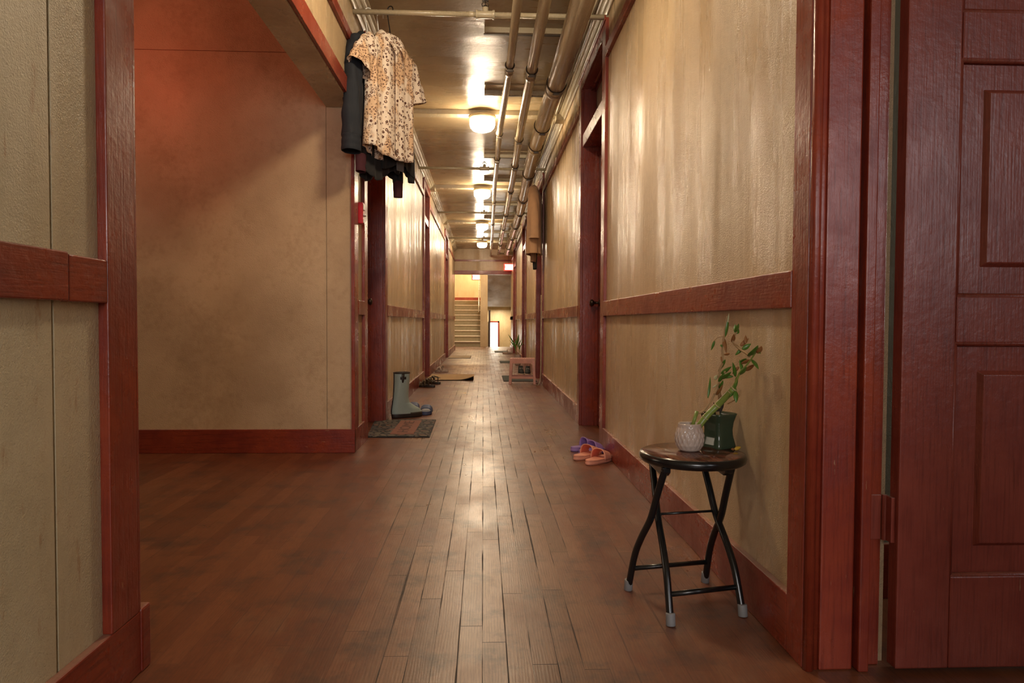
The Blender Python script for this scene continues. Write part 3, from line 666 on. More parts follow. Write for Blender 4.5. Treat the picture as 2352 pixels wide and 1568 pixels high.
def collar(e, mat, zc, hw=.066, ln=.10):
    for sx in (-1, 1):
        hi = smooth_path([(0, .046, zc+.034), (sx*hw*.75, .034, zc+.030), (sx*hw, 0, zc+.014), (sx*hw*.62, -.040, zc-.030), (sx*.012, -.066, zc-.088)], 6)
        lo = smooth_path([(0, .060, zc-.008), (sx*(hw+.030), .045, zc-.012), (sx*(hw+.040), -.010, zc-.034), (sx*(hw+.008), -.066, zc-.085), (sx*.042, -.082, zc-.075-ln*.75)], 6)
        def fn(u, v, hi=hi, lo=lo):
            i = min(int(u*(len(hi)-1)+.5), len(hi)-1); p = hi[i].lerp(lo[i], v); return (p.x, p.y-.006*math.sin(PI*v), p.z+.008*math.sin(PI*v))
        MB().grid(fn, len(hi), 6).build('collar', mat, e, smooth=True, solid=.002)
PZ = 2.825+.0165+.004       # top of a cross pipe for hooks
def gar_empty(nm, x, y, ang, label, cat): return tag(empty(nm, (x, y, 0), ang), label, cat, 'clothes hanging from the first cross pipe')
# leopard shirt
ls = gar_empty('short_sleeve_shirt', -.605, 4.47, math.radians(60), 'leopard print short sleeved collared shirt on a black hanger, in front of the dark clothes', 'shirt')
hanger(ls, M_BLK, PZ-.004, 2.66, .19)
garment(ls, M_LEO, [(2.672, .055, .040), (2.665, .085, .046), (2.63, .145, .046), (2.575, .205, .044), (2.50, .222, .044), (2.35, .220, .046), (2.2, .222, .047), (2.05, .23, .048), (1.915, .242, .050)], hem=lambda x, s: -.035*math.cos(x/.24*PI/2)+(.02 if abs(x) > .19 else 0), folds=(4, .010))
sleeve(ls, M_LEO, [(-.165, 0, 2.575), (-.22, 0, 2.525), (-.27, 0, 2.445), (-.305, -.005, 2.375)], [.065, .078, .088, .095], flat=.5)
sleeve(ls, M_LEO, [(.165, 0, 2.575), (.215, 0, 2.50), (.255, 0, 2.41), (.285, -.005, 2.32)], [.065, .078, .085, .09], flat=.5, ph=2)
collar(ls, M_LEO, 2.672)
B(-.016, .016, -.060, -.054, 1.93, 2.58).build('button_placket', M_LEO, ls, bev=.001)
# denim shirt
dj = gar_empty('denim_shirt', -.752, 4.50, math.radians(78), 'dark blue denim long sleeved shirt on a white hanger, leftmost of the hanging clothes', 'shirt')
hanger(dj, M_WHITEH, PZ-.004, 2.66, .19)
garment(dj, M_DENIM, [(2.670, .055, .030), (2.66, .09, .036), (2.625, .15, .04), (2.57, .20, .04), (2.45, .205, .042), (2.2, .20, .045), (2.0, .205, .046), (1.92, .21, .046)], folds=(5, .007), ph=1)
for sx, zz in ((-1, 0), (1, .03)):
    sleeve(dj, M_DENIM, [(sx*.17, 0, 2.585), (sx*.225, 0, 2.50), (sx*.27, -.008, 2.32), (sx*.292, -.012, 2.12), (sx*.30, -.014, 1.955+zz)], [.055, .064, .066, .064, .062], flat=.8, ph=sx, wr=.008)
    sleeve(dj, M_DENIM, [(sx*.30, -.014, 1.965+zz), (sx*.303, -.014, 1.92+zz), (sx*.304, -.014, 1.872+zz)], [.066, .069, .070], flat=.8, name='cuff', wr=.002)
collar(dj, M_DENIM, 2.668)
# black jacket with maroon cuffs, charcoal shirt between them
bj = gar_empty('black_jacket', -.682, 4.56, math.radians(68), 'black jacket with long maroon cuffed sleeves hanging lowest behind the leopard shirt', 'jacket')
hanger(bj, M_WHITEH, PZ-.004, 2.63, .18)
garment(bj, M_DARKC, [(2.64, .055, .024), (2.63, .09, .028), (2.59, .15, .03), (2.54, .19, .03), (2.3, .20, .032), (2.0, .21, .036), (1.86, .235, .042), (1.80, .24, .045)], hem=lambda x, s: .05*math.sin(x*14), folds=(6, .010), ph=2)
for sx, zz, ln in ((-1, 0, 1.78), (1, 0, 1.70)):
    sleeve(bj, M_DARKC, [(sx*.15, 0, 2.55), (sx*.21, 0, 2.42), (sx*.24, 0, 2.15), (sx*.235, 0, ln+.10)], [.04, .046, .042, .036], flat=.7, ph=sx)
    sleeve(bj, M_MAROON, [(sx*.235, 0, ln+.11), (sx*.235, .0, ln+.05), (sx*.238, 0, ln)], [.038, .036, .034], flat=.8, name='cuff', wr=.001)
gs = gar_empty('charcoal_trousers', -.575, 4.63, math.radians(62), 'charcoal trousers with a grey pocket, folded below the leopard shirt hem', 'trousers')
MB().tube([(-.16, 0, 2.545), (.16, 0, 2.545)], .007).build('waist_rod', M_BLK, gs, smooth=True)
garment(gs, M_DARKC, [(2.548, .15, .012), (2.5, .155, .018), (2.3, .16, .02), (2.0, .17, .022), (1.89, .18, .024), (1.86, .18, .024)], hem=lambda x, s: .03*math.cos(x*17), folds=(4, .006), ph=1)
sleeve(gs, M_DARKC, [(.13, 0, 2.1), (.15, 0, 1.95), (.155, 0, 1.80)], [.04, .036, .032], flat=.5, name='leg', wr=.002)
B(-.06, .02, -.036, -.028, 1.84, 1.93).build('pocket', M_GREYC, gs, bev=.003)
# beige jacket further down on the right
bg = tag(empty('beige_jacket', (.660, 8.95, 0), math.radians(80)), 'beige wool jacket hanging from the second cross pipe beside the right wall', 'jacket')
arc = [(0, .022*math.cos(a), PZ-.004+.022*math.sin(a)) for a in [PI*q/12 for q in range(13)]][::-1]
MB().tube(smooth_path([(0, -.022, PZ-.03)]+arc+[(0, .02, PZ-.03), (0, 0, PZ-.1), (0, 0, 2.61)], 3), .003, n=8).build('hook', M_STEEL, bg, smooth=True)
MB().tube(smooth_path([(-.20, 0, 2.55), (-.08, 0, 2.60), (0, 0, 2.62), (.08, 0, 2.60), (.2, 0, 2.55)], 6), .011, n=10).build('shoulder_bar', M_WOODH, bg, smooth=True)
garment(bg, M_BEIGE, [(2.60, .055, .035), (2.59, .09, .04), (2.56, .15, .05), (2.48, .20, .065), (2.3, .215, .075), (2.0, .225, .085), (1.8, .23, .09), (1.72, .235, .092)], folds=(3, .010))
for sx in (-1, 1):
    sleeve(bg, M_BEIGE, [(sx*.16, 0, 2.55), (sx*.225, -.01, 2.45), (sx*.265, -.02, 2.28), (sx*.27, -.025, 2.0), (sx*.27, -.025, 1.90)], [.06, .068, .070, .066, .066], flat=.95, ph=sx)
ul = tag(empty('knit_scarf', (.66, 9.0, 0), math.radians(80)), 'brown scarf and black cloth showing below the beige jacket', 'scarf')
sleeve(ul, simple('brown_knit', (.30, .17, .10), .9), [(-.05, 0, 2.5), (-.06, 0, 2.0), (-.08, 0, 1.62)], [.04, .05, .055], flat=.6, name='scarf_length')
sleeve(ul, M_DARKC, [(.02, -.02, 2.5), (-.02, -.02, 1.9), (-.05, -.02, 1.53)], [.03, .04, .04], flat=.6, name='black_end')
# ------------------------------------------------------------------ folding stool
sx, sy, SZ = .640, 2.055, .455
fs = tag(empty('folding_stool', (sx, sy, 0)), 'round folding stool with laminate seat and black crossed legs by the right wall', 'stool')
MB().lathe([(.001, SZ-.030), (.150, SZ-.030), (.158, SZ-.024), (.160, SZ-.014), (.157, SZ-.004), (.151, SZ-.0015)], n=64, cap=False).build('seat_rim', M_BLK, fs, smooth=True)
MB().lathe([(.001, SZ), (.149, SZ), (.153, SZ-.003), (.153, SZ-.01)], n=64, cap=False).build('seat', M_TOP, fs, smooth=True)
def P(x, y, z): return (x-sx, y-sy, z)
# two side frames; each has a pair of crossed bent tubes
legs = [((.527, 1.872), (.539, 2.155)), ((.752, 1.925), (.707, 2.175)), ((.463, 2.122), (.532, 1.965)), ((.728, 2.178), (.732, 1.972))]
def leg(foot, top, ztop=.418):
    f = Vector((foot[0]-sx, foot[1]-sy, 0)); t = Vector((top[0]-sx, top[1]-sy, ztop)); d = (t-f); h = Vector((d.x, d.y, 0))
    pts = [f+Vector((0, 0, .015)), f+h*.17+Vector((0, 0, .12)), f+h*.36+Vector((0, 0, .185)), f+h*.62+Vector((0, 0, .255)), f+h*.79+Vector((0, 0, .33)), t]
    mb = MB().tube(smooth_path(pts, 8), .0105, n=14); o = mb.build('leg', M_BLK, fs, smooth=True)
    MB().tube([f+Vector((0, 0, 0))-h*.02, f+Vector((0, 0, .034))+h*.0], .0135, n=16).build('rubber_foot', M_GRUB, o, smooth=True, bev=.002)
    return pts
ps = [leg(*q) for q in legs]
def cross(i, j, z, r, name):
    def at(p):
        for a, b in zip(p, p[1:]):
            if a.z <= z <= b.z: return a.lerp(b, (z-a.z)/(b.z-a.z))
    MB().tube([at(ps[i]), at(ps[j])], r, n=12).build(name, M_BLK, fs, smooth=True)
cross(0, 1, .075, .0075, 'front_stretcher'); cross(2, 3, .075, .0075, 'back_stretcher')
cross(0, 1, .262, .004, 'hinge_rod')
for x in (.535, .720):
    MB().prism([(1.955-sy, SZ-.03), (2.18-sy, SZ-.03), (2.17-sy, SZ-.052), (1.975-sy, SZ-.058), (1.955-sy, SZ-.045)], 'x', x-sx-.012, x-sx+.012).build('seat_bracket', M_BLK, fs, bev=.003)
# ------------------------------------------------------------------ pots and lucky bamboo
p1 = tag(empty('textured_pot', (.634, 2.065, SZ)), 'round blush white ceramic pot with quilted diamond texture on the folding stool', 'pot')
def quilt(u, v):
    prof = [(.026, 0), (.034, .004), (.041, .020), (.0425, .040), (.040, .058), (.035, .072), (.0345, .082)]
    t = v*(len(prof)-1); i = min(int(t), len(prof)-2); f = t-i
    r = prof[i][0]*(1-f)+prof[i+1][0]*f; z = prof[i][1]*(1-f)+prof[i+1][1]*f
    k = math.sin(PI*min(1, max(0, (z-.002)/.082))); a = 2*PI*u
    r += .0022*k*abs(math.sin(9*a+z*95))*abs(math.sin(9*a-z*95))*1.6
    return (r*math.cos(a), r*math.sin(a), z)
MB().grid(quilt, 160, 44, close_u=True).lathe([(.026, 0), (.001, 0)], n=32, cap=False).build('body', M_POTW, p1, smooth=True)
MB().lathe([(.0345, .082), (.0335, .085), (.031, .082), (.031, .06)], n=48, cap=False).build('rim', M_POTW, p1, smooth=True)
MB().lathe([(.031, .070), (.001, .071)], n=32, cap=False).build('soil', M_SOIL, p1)
p2 = tag(empty('square_vase', (.745, 2.125, SZ), math.radians(28)), 'dark green glazed vase with pinched waist standing behind the white pot', 'vase')
def sqv(u, v):
    prof = [(.040, 0), (.0405, .006), (.034, .035), (.0325, .055), (.035, .08), (.043, .108)]
    t = v*(len(prof)-1); i = min(int(t), len(prof)-2); f = t-i
    r = prof[i][0]*(1-f)+prof[i+1][0]*f; z = prof[i][1]*(1-f)+prof[i+1][1]*f; a = 2*PI*u; c, s = math.cos(a), math.sin(a)
    k = (abs(c)**7+abs(s)**7)**(-1/7); return (r*k*c, r*k*s, z)
MB().grid(sqv, 96, 22, close_u=True).build('body', M_POTG, p2, smooth=True, solid=.003)
B(-.036, .036, -.036, .036, .001, .006).build('base', M_POTG, p2, bev=.004)
B(-.034, .034, -.034, .034, .085, .088).build('soil', M_SOIL, p2)
lb = tag(empty('lucky_bamboo', (.634, 2.065, SZ+.075)), 'leaning lucky bamboo stalk with wilting leafy shoots, rising from the white pot', 'plant')
def wp(px, py, Y=2.065):
    Y -= .0017*max(0, px-1650); k = Y/2.065      # a point on the plant, from its height and reach (metres)
    return Vector(((.637+(px-1585)/757)*k-.634, Y-2.065, .85+(.537-(py-972)/757-.85)*k-.075-SZ))
stalk = [wp(1600, 985), wp(1622, 955), wp(1652, 925), wp(1686, 890)]
so = MB().tube(smooth_path(stalk, 6), [.0098]*19, n=20).build('stalk', M_STALK, lb, smooth=True)
for q in (wp(1620, 957), wp(1648, 929), wp(1678, 898), wp(1686, 890)):
    d = (stalk[-1]-stalk[0]).normalized()*.0016; MB().tube([q-d, q+d], .0108, n=18).build('stalk_ring', M_NODE, so, smooth=True)
s2 = MB().tube([wp(1588, 982), wp(1600, 942)], [.0058, .0055], n=16).build('stump', M_STALK, lb, smooth=True)
def shoot(pts, r0, r1, mat, dy0=0, dy1=0):
    n = len(pts); P = [wp(x, y, 2.065+dy0+(dy1-dy0)*i/(n-1)) for i, (x, y) in enumerate(pts)]; P = smooth_path(P, 6)
    return MB().tube(P, [r0+(r1-r0)*i/(len(P)-1) for i in range(len(P))], n=10).build('shoot', mat, lb, smooth=True), P
shoot([(1597, 946), (1612, 944), (1628, 925), (1640, 903), (1652, 872), (1665, 850)], .004, .0025, M_TWIG, 0, -.01)
shoot([(1640, 903), (1650, 880), (1652, 848), (1660, 826), (1657, 800), (1661, 770), (1662, 752), (1668, 722)], .0035, .002, M_TWIG, -.01, .02)
shoot([(1680, 895), (1692, 870), (1700, 852), (1715, 835), (1730, 815), (1742, 795)], .0035, .002, M_STALK, 0, -.02)
shoot([(1672, 925), (1690, 915), (1700, 905), (1702, 893)], .002, .0015, M_TWIG, 0, .01)
shoot([(1690, 790), (1702, 800), (1715, 808), (1722, 815)], .0035, .003, M_TWIG, -.01, -.02)
shoot([(1690, 790), (1682, 780), (1688, 762), (1692, 758)], .0025, .002, M_TWIG, -.01, .0)
shoot([(1660, 768), (1645, 772), (1636, 780)], .0012, .001, M_TWIG, .0, .02)
def leaf(a, b, w, mat, da=0, db=0, bend=.15, parent=None, name='leaf', tw=0):
    A = a if isinstance(a, Vector) else wp(a[0], a[1], 2.065+da); Bp = b if isinstance(b, Vector) else wp(b[0], b[1], 2.065+db)
    d = Bp-A; ln = d.length; d.normalize(); sv = d.cross(Vector((math.sin(tw), -math.cos(tw), .15))).normalized(); nv = d.cross(sv)
    mb = MB()
    def fn(u, v):
        ww = w*(math.sin(PI*min(1, v**.75*.97+.03))**.8)*(1 if v < .98 else .3); c = (u-.5)*2
        return A+d*(ln*v)+sv*(ww*c)+nv*(abs(c)*ww*.35-bend*ln*math.sin(PI*v)*.5)
    return mb.grid(fn, 5, 12).build(name, mat, parent or lb, smooth=True, solid=.0006)
for a_, b_, w_, m_, da, db in [
    ((1663, 770), (1670, 720), .0055, M_LEAF, .02, .03), ((1668, 742), (1672, 714), .003, M_LEAFP, .026, .03),
    ((1659, 770), (1667, 808), .006, M_LEAFB, .02, .0), ((1639, 778), (1631, 801), .004, M_LEAF, .02, .03), ((1654, 787), (1657, 794), .003, M_LEAF, 0, 0),
    ((1692, 762), (1687, 740), .009, M_LEAF, 0, .02), ((1688, 758), (1695, 738), .006, M_LEAF, 0, -.02),
    ((1682, 782), (1684, 762), .007, M_LEAFB, 0, -.02), ((1700, 790), (1720, 772), .006, M_LEAFB, -.01, .02), ((1712, 785), (1712, 765), .005, M_LEAFB, 0, .01),
    ((1720, 815), (1742, 788), .010, M_LEAF, -.02, -.05), ((1742, 808), (1750, 790), .008, M_LEAFB, -.02, -.03), ((1705, 798), (1725, 785), .007, M_LEAF, .0, .03),
    ((1704, 797), (1688, 812), .005, M_LEAF, 0, -.02), ((1715, 820), (1696, 828), .005, M_LEAF, 0, .02), ((1722, 822), (1702, 832), .005, M_LEAFB, -.02, -.01),
    ((1728, 822), (1744, 845), .006, M_LEAF, -.02, -.03), ((1712, 848), (1736, 832), .006, M_LEAFB, 0, .01), ((1697, 838), (1682, 855), .005, M_LEAFB, 0, -.01),
    ((1690, 862), (1682, 828), .006, M_LEAF, 0, -.03), ((1693, 862), (1688, 893), .005, M_LEAF, 0, .0), ((1690, 895), (1692, 923), .008, M_LEAF, 0, -.01), ((1686, 897), (1676, 910), .004, M_LEAF, 0, -.01),
    ((1652, 868), (1680, 850), .007, M_LEAF, -.01, -.03), ((1655, 860), (1685, 862), .007, M_LEAF, -.01, .02), ((1650, 875), (1662, 852), .006, M_LEAF, -.01, -.02), ((1655, 855), (1680, 838), .006, M_LEAF, 0, .02),
    ((1652, 890), (1660, 870), .006, M_LEAF, 0, -.02), ((1645, 905), (1660, 880), .005, M_LEAFB, 0, -.02), ((1625, 912), (1630, 862), .004, M_LEAF, 0, .02), ((1640, 868), (1648, 858), .006, M_LEAFP, 0, .01),
    ((1648, 880), (1634, 888), .003, M_LEAFP, 0, .0), ((1665, 822), (1648, 850), .005, M_LEAF, 0, .02), ((1655, 815), (1660, 833), .004, M_LEAFB, 0, 0), ((1675, 808), (1661, 811), .004, M_LEAFB, .0, 0), ((1700, 858), (1715, 838), .007, M_LEAF, 0, -.02), ((1706, 850), (1698, 822), .005, M_LEAF, 0, .01), ((1735, 800), (1748, 808), .006, M_LEAF, -.01, -.02)]:
    leaf(a_, b_, w_, m_, da, db)
vp = tag(empty('vase_cutting', (.745, 2.125, SZ+.09)), 'dark dried cutting standing in the green vase', 'plant')
MB().tube(smooth_path([(0, 0, 0), (-.004, 0, .03), (.004, 0, .06), (-.004, 0, .10)], 6), .006, n=12).build('stem', M_TWIG, vp, smooth=True)
for a_ in (.3, 2.2, 4.0): leaf(Vector((0, 0, .015)), Vector((.02*math.cos(a_), .02*math.sin(a_), .05)), .005, M_SOIL, parent=vp)
fb = tag(empty('fallen_blossom', (.772, 2.055, SZ+.001)), 'small withered yellow leaf lying on the stool top beside the green vase', 'leaf')
leaf(Vector((0, 0, .004)), Vector((.022, .006, .010)), .006, M_LEAFY, parent=fb, name='leaf_blade'); leaf(Vector((0, 0, .004)), Vector((-.014, -.006, .006)), .004, M_LEAFB, parent=fb, name='dry_stem')
# ------------------------------------------------------------------ slides
def sole_outline(ln, w, n=40, waist=.12):
    pts = []
    for k in range(n):
        a = 2*PI*k/n; c, s = math.cos(a), math.sin(a)
        y = ln/2*math.copysign(abs(c)**.82, c); t = (y/ln+.5)
        hw = w/2*(.86+.14*math.sin((t-.25)*PI))*(1-waist*math.exp(-((t-.42)/.16)**2))
        pts.append((hw*math.copysign(abs(s)**.8, s), y+ln/2))
    return pts
def slide(name, loc, ang, ln, w, m_sole, m_strap, m_in, label, group, sh=.068, s0=.46, s1=.80, th=.028, bed=None, cross=False):
    """toe towards +y of its own frame, heel at the origin"""
    e = tag(empty(name, loc, ang), label, 'slipper', group)
    o = sole_outline(ln, w); mb = MB(); lev = [(.94, 0), (1, .004), (1, th*.55), (.975, th*.62), (.99, th*.7), (.97, th)]
    vs = []; n = len(o)
    for s_, z in lev:
        for x, y in o: vs.append((x*s_, ln/2+(y-ln/2)*s_, z+.006*max(0, .25-y/ln)*(z > th*.6)*4*.5))
    fs_ = [(i*n+k, i*n+(k+1) % n, (i+1)*n+(k+1) % n, (i+1)*n+k) for i in range(len(lev)-1) for k in range(n)]
    mb.add(vs, fs_+[tuple(range(n))[::-1]]); mb.build('sole', m_sole, e, smooth=True)
    fb_ = MB(); vs = []
    for s_, z in ((.985, th-.002), (.86, th-.001), (.5, th-.003)):
        for x, y in o: vs.append((x*s_, ln/2+(y-ln/2)*s_, z+.001+.003*max(0, .25-y/ln)*4))
    fb_.add(vs, [(i*n+k, i*n+(k+1) % n, (i+1)*n+(k+1) % n, (i+1)*n+k) for i in range(2) for k in range(n)]+[tuple(range(2*n, 3*n))]); fb_.build('footbed', bed or m_sole, e, smooth=True)
    def band(r_off, a0, a1, hgt, y0, y1):
        def fn(u, v):
            a = PI*(1-u); y = (y0+(y1-y0)*v)*ln; hw = w/2*(1.0-.06*v)+.001
            h = hgt*(1-.35*v)
            return ((hw+r_off)*math.copysign(abs(math.cos(a))**.7, math.cos(a)), y+.25*hgt*math.sin(a)*(0.2-v), th*.6+(h+r_off)*math.sin(a)**.75)
        return MB().grid(fn, 26, 8)
    if not cross:
        st_ = band(0, 0, 0, sh, s0, s1).build('strap', m_strap, e, smooth=True, solid=.0045)
        band(-.0035, 0, 0, sh, s0+.01, s1-.01).build('strap_lining', m_in, st_, smooth=True, solid=.001)
    else:
        for (ya, yb) in ((.45, .8), (.8, .45)):
            def fn(u, v, ya=ya, yb=yb):
                a = PI*(1-u); y = (ya+(yb-ya)*u+.10*(v-.5)*1.2)*ln
                return ((w/2+.001)*math.copysign(abs(math.cos(a))**.7, math.cos(a)), y, th*.6+sh*math.sin(a)**.75+.002*(ya > yb))
            MB().grid(fn, 26, 6).build('strap', m_strap, e, smooth=True, solid=.004)
    return e
g1 = 'slides in front of the first right door'
slide('slide_sandal', (.613, 3.985, 0), math.radians(-42), .255, .098, M_PINK, M_PINK, M_PINKIN, 'salmon pink slide nearest the camera, toe against the baseboard', g1)
slide('slide_sandal', (.560, 4.130, 0), math.radians(-46), .255, .098, M_PINK, M_PINK, M_PINKIN, 'salmon pink slide between the other pink one and the lilac pair', g1)
slide('slide_sandal', (.612, 4.30, 0), math.radians(-58), .215, .090, M_PURP, M_PURP, M_PURP, 'lilac slide touching the pink pair', g1)
slide('slide_sandal', (.575, 4.42, 0), math.radians(-62), .215, .090, M_PURP, M_PURP, M_PURP, 'lilac slide farthest from the camera, behind its mate', g1)
g2 = 'blue slides beside the mint boot'
slide('slide_sandal', (-.512, 6.40, 0), math.radians(178), .27, .108, M_BLUE, M_BLUE, M_BLUE, 'blue slide with grey footbed right of the mint boot', g2, sh=.062, s0=.52, s1=.86, th=.034, bed=M_GREYF)
slide('slide_sandal', (-.655, 6.60, 0), math.radians(180), .27, .108, M_BLUE, M_BLUE, M_BLUE, 'blue slide partly hidden behind the mint boot', g2, sh=.062, s0=.52, s1=.86, th=.034, bed=M_GREYF)
slide('slide_sandal', (-.575, 11.28, 0), math.radians(72), .24, .10, M_TAUPE, M_TAUPE, M_SOLE, 'taupe crossed strap slide beyond the coir mat on the left', 'taupe slides by the second left door', sh=.07, th=.035, cross=True)
slide('slide_sandal', (-.60, 11.62, 0), math.radians(60), .22, .10, M_TAUPE, M_SOLE, M_SOLE, 'taupe slide tucked behind its mate against the left baseboard', 'taupe slides by the second left door', sh=.07, th=.03)
slide('slide_sandal', (.50, 17.75, 0), math.radians(-80), .27, .11, M_SOLE, M_TAUPE, M_TAUPE, 'pale flat slipper lying near the far right door', 'pale slippers at the far right', th=.03, sh=.05)
slide('slide_sandal', (.52, 18.2, 0), math.radians(-78), .25, .11, M_SOLE, M_WHITE, M_TAUPE, 'pale slipper with whitish strap behind its flat mate at far right', 'pale slippers at the far right', th=.03, sh=.075)
# strappy dark sandals
def strappy(loc, ang, label):
    e = tag(empty('strap_sandal', loc, ang), label, 'sandal', 'dark strappy sandals before the coir mat'); ln, w, th = .27, .10, .032
    o = sole_outline(ln, w); mb = MB(); n = len(o); vs = [(x, y, z) for z in (0, th) for x, y in o]
    mb.add(vs, [(k, (k+1) % n, n+(k+1) % n, n+k) for k in range(n)]+[tuple(range(n))[::-1], tuple(range(n, 2*n))]); mb.build('sole', M_BOOTD, e, bev=.004)
    for ya, yb, h, wd in ((.78, .72, .045, .03), (.62, .68, .06, .022), (.45, .52, .072, .026), (.68, .42, .07, .018)):
        pts = []
        for k in range(15):
            u = k/14; a = PI*(1-u); pts.append(((w/2)*math.copysign(abs(math.cos(a))**.7, math.cos(a)), (ya+(yb-ya)*u)*ln, th*.5+h*math.sin(a)**.8))
        MB().tube(pts, wd/2, n=8, flat=.22, upv=(1, 0, .01)).build('strap', M_OLIVE, e, smooth=True)
    pts = [((w/2-.008)*math.cos(a), .07-(.055)*math.sin(a), .085) for a in [PI*k/14 for k in range(15)]]
    MB().tube(pts, .011, n=8, flat=.3).tube([(.042, .07, .03), (.042, .07, .09), (.03, .12, .1)], .009, n=8, flat=.35).tube([(-.042, .07, .03), (-.042, .07, .09), (-.03, .12, .1)], .009, n=8, flat=.35).build('heel_strap', M_OLIVE, e, smooth=True)
    MB().tube([(-.042, .07, .09), (-.02, .115, .108), (.02, .115, .108), (.042, .07, .09)], .010, n=8, flat=.35).build('ankle_strap', M_OLIVE, e, smooth=True)
    return e
strappy((-.615, 8.72, 0), math.radians(66), 'dark strappy sandal nearest the camera beside the left baseboard')
strappy((-.575, 9.16, 0), math.radians(58), 'dark strappy sandal touching the coir mat, behind its mate')
# ------------------------------------------------------------------ rubber boot
bt = tag(empty('rubber_boot', (-.755, 5.985, 0), math.radians(-60)), 'tall mint green rubber boot with dark sole and buckle strap, standing beyond the patterned mat', 'boot')
# frame: +y toe, heel at y=-.02
mb = MB(); rings = [(.035, .105, .145, .046), (.07, .095, .135, .044), (.10, .070, .105, .043), (.13, .050, .080, .042), (.17, .046, .070, .044), (.24, .050, .068, .050), (.32, .055, .070, .056), (.395, .057, .072, .058)]
def bootf(u, v):
    t = v*(len(rings)-1); i = min(int(t), len(rings)-2); f = t-i
    z, cy, hl, hw = [rings[i][k]*(1-f)+rings[i+1][k]*f for k in range(4)]; a = 2*PI*u
    s = math.sin(a); return (hw*math.cos(a)*(1 if v > .35 else (1-.10*max(0, s))), cy-.01+hl*math.copysign(abs(s)**.9, s), z)
MB().grid(bootf, 48, 40, close_u=True).lathe([(.001, .03), (.04, .03)], (0, .06, 0), n=20, cap=False).build('shaft', M_MINT, bt, smooth=True, solid=.003)
MB().grid(lambda u, v: (bootf(u, 1)[0]*1.02, bootf(u, 1)[1]*1.0+.0, .388+.012*v), 48, 2, close_u=True).build('top_band', M_BOOTD, bt, smooth=True, solid=.006)
o = sole_outline(.285, .102); n = len(o); mb = MB(); vs = []
for z, s_ in ((0, .98), (.012, 1.0), (.03, 1.02), (.045, 1.0)):
    for x, y in o: vs.append((x*s_, (y-.1425)*s_+.095, z))
mb.add(vs, [(i*n+k, i*n+(k+1) % n, (i+1)*n+(k+1) % n, (i+1)*n+k) for i in range(3) for k in range(n)]+[tuple(range(n))[::-1], tuple(range(3*n, 4*n))]); mb.build('sole', M_BOOTD, bt, smooth=True)
mb = MB(); 
for off in (0, .16):
    pts = [(.5*0+bootf(.75+off*.35*.5, v)[0]*1.02, bootf(.75+off*.35*.5, v)[1]*1.01-.001, bootf(.75, v)[2]) for v in [k/20 for k in range(21)]]
    mb.tube(pts, .004, n=6)
mb.build('piping', M_BOOTD, bt, smooth=True)
def onboot(ang, z, r=1.03): 
    p = bootf(ang, (z-.035)/.36*.0+ [k for k in range(201) if bootf(0, k/200)[2] >= z][0]/200); return (p[0]*r, (p[1]-.05)*r+.05, p[2])
mb = MB().tube([onboot(.98, z) for z in (.385, .36, .335, .31)], [.014, .014, .013, .006], n=8, flat=.3, upv=(1, 0, 0)); mb.tube([onboot(a, .350, 1.05) for a in (.93, .955, .98, 1.005, 1.03)], [.013, .011, .006, .011, .013], n=8, flat=.35, upv=(1, 0, 0)); mb.build('buckle_strap', M_BOOTD, bt, smooth=True)
# ------------------------------------------------------------------ mats
dm = tag(empty('doormat', (-.62, 5.40, 0)), 'cobble patterned rubber doormat with a brick red lettered panel before the first left door', 'doormat')
mw = [(-.225, -.435), (.232, -.435), (.218, .432), (-.30, .432)]
MB().prism(mw, 'z', 0, .006).build('backing', M_BACK, dm, bev=.002)
MB().prism([(x*.985, y*.985) for x, y in mw], 'z', .006, .010).build('cobble_surface', M_COBB, dm)
pl = B(-.07, .105, -.345, .36, .010, .0125).build('lettered_panel', M_BRICK, dm, bev=.001)
t = text_part('lettering', 'HOME', .13, simple('brick_groove_rubber', (.085, .026, .015), .8), pl, (.017, .01, .013), (0, 0, PI/2), .0004); t.scale = (1.55, .9, 1)
def curlmat():
    e = tag(empty('coir_mat', (-.475, 10.22, 0)), 'plain tan coir mat with a curled up front corner on the left', 'doormat'); W2, D2 = .335, .50
    def h(x, y):
        d = ((x-W2)+( -y-D2))/1.414+.17; return .055*max(0, d/.17)**2.0
    def fn(u, v, o=0): x = -W2+2*W2*u; y = -D2+2*D2*v; return (x, y, .012+h(x, y)-o)
    MB().grid(lambda u, v: fn(u, v), 40, 40).build('coir_top', M_CORK, e, smooth=True, solid=.006)
    MB().grid(lambda u, v: fn(u, v, .007), 40, 40).build('rubber_backing', M_BACK, e, smooth=True, solid=.006)
    return e
curlmat()
def flatmat(nm, x0, x1, y0, y1, mat, label, th=.008):
    e = tag(empty(nm, ((x0+x1)/2, (y0+y1)/2, 0)), label, 'doormat'); a, b = (x1-x0)/2, (y1-y0)/2
    B(-a, a, -b, b, 0, th*.6).build('backing', M_BACK, e, bev=.002); B(-a+.008, a-.008, -b+.008, b-.008, th*.6, th).build('pile', mat, e, bev=.002)
flatmat('woven_rug', -.80, -.29, 15.5, 16.6, M_RUG, 'pale woven rug before the farthest left door', .012)
flatmat('rubber_mat', .285, .76, 9.58, 10.55, M_MAT2, 'dark mat under and behind the pink stool')
flatmat('rubber_mat', .34, .76, 13.78, 14.5, M_MAT2, 'dark mat lying behind the pink stool, before the third right door')
flatmat('rubber_mat', .31, .75, 18.45, 19.3, simple('grey_mat', (.12, .13, .11), .85), 'small grey mat farthest down the corridor on the right')
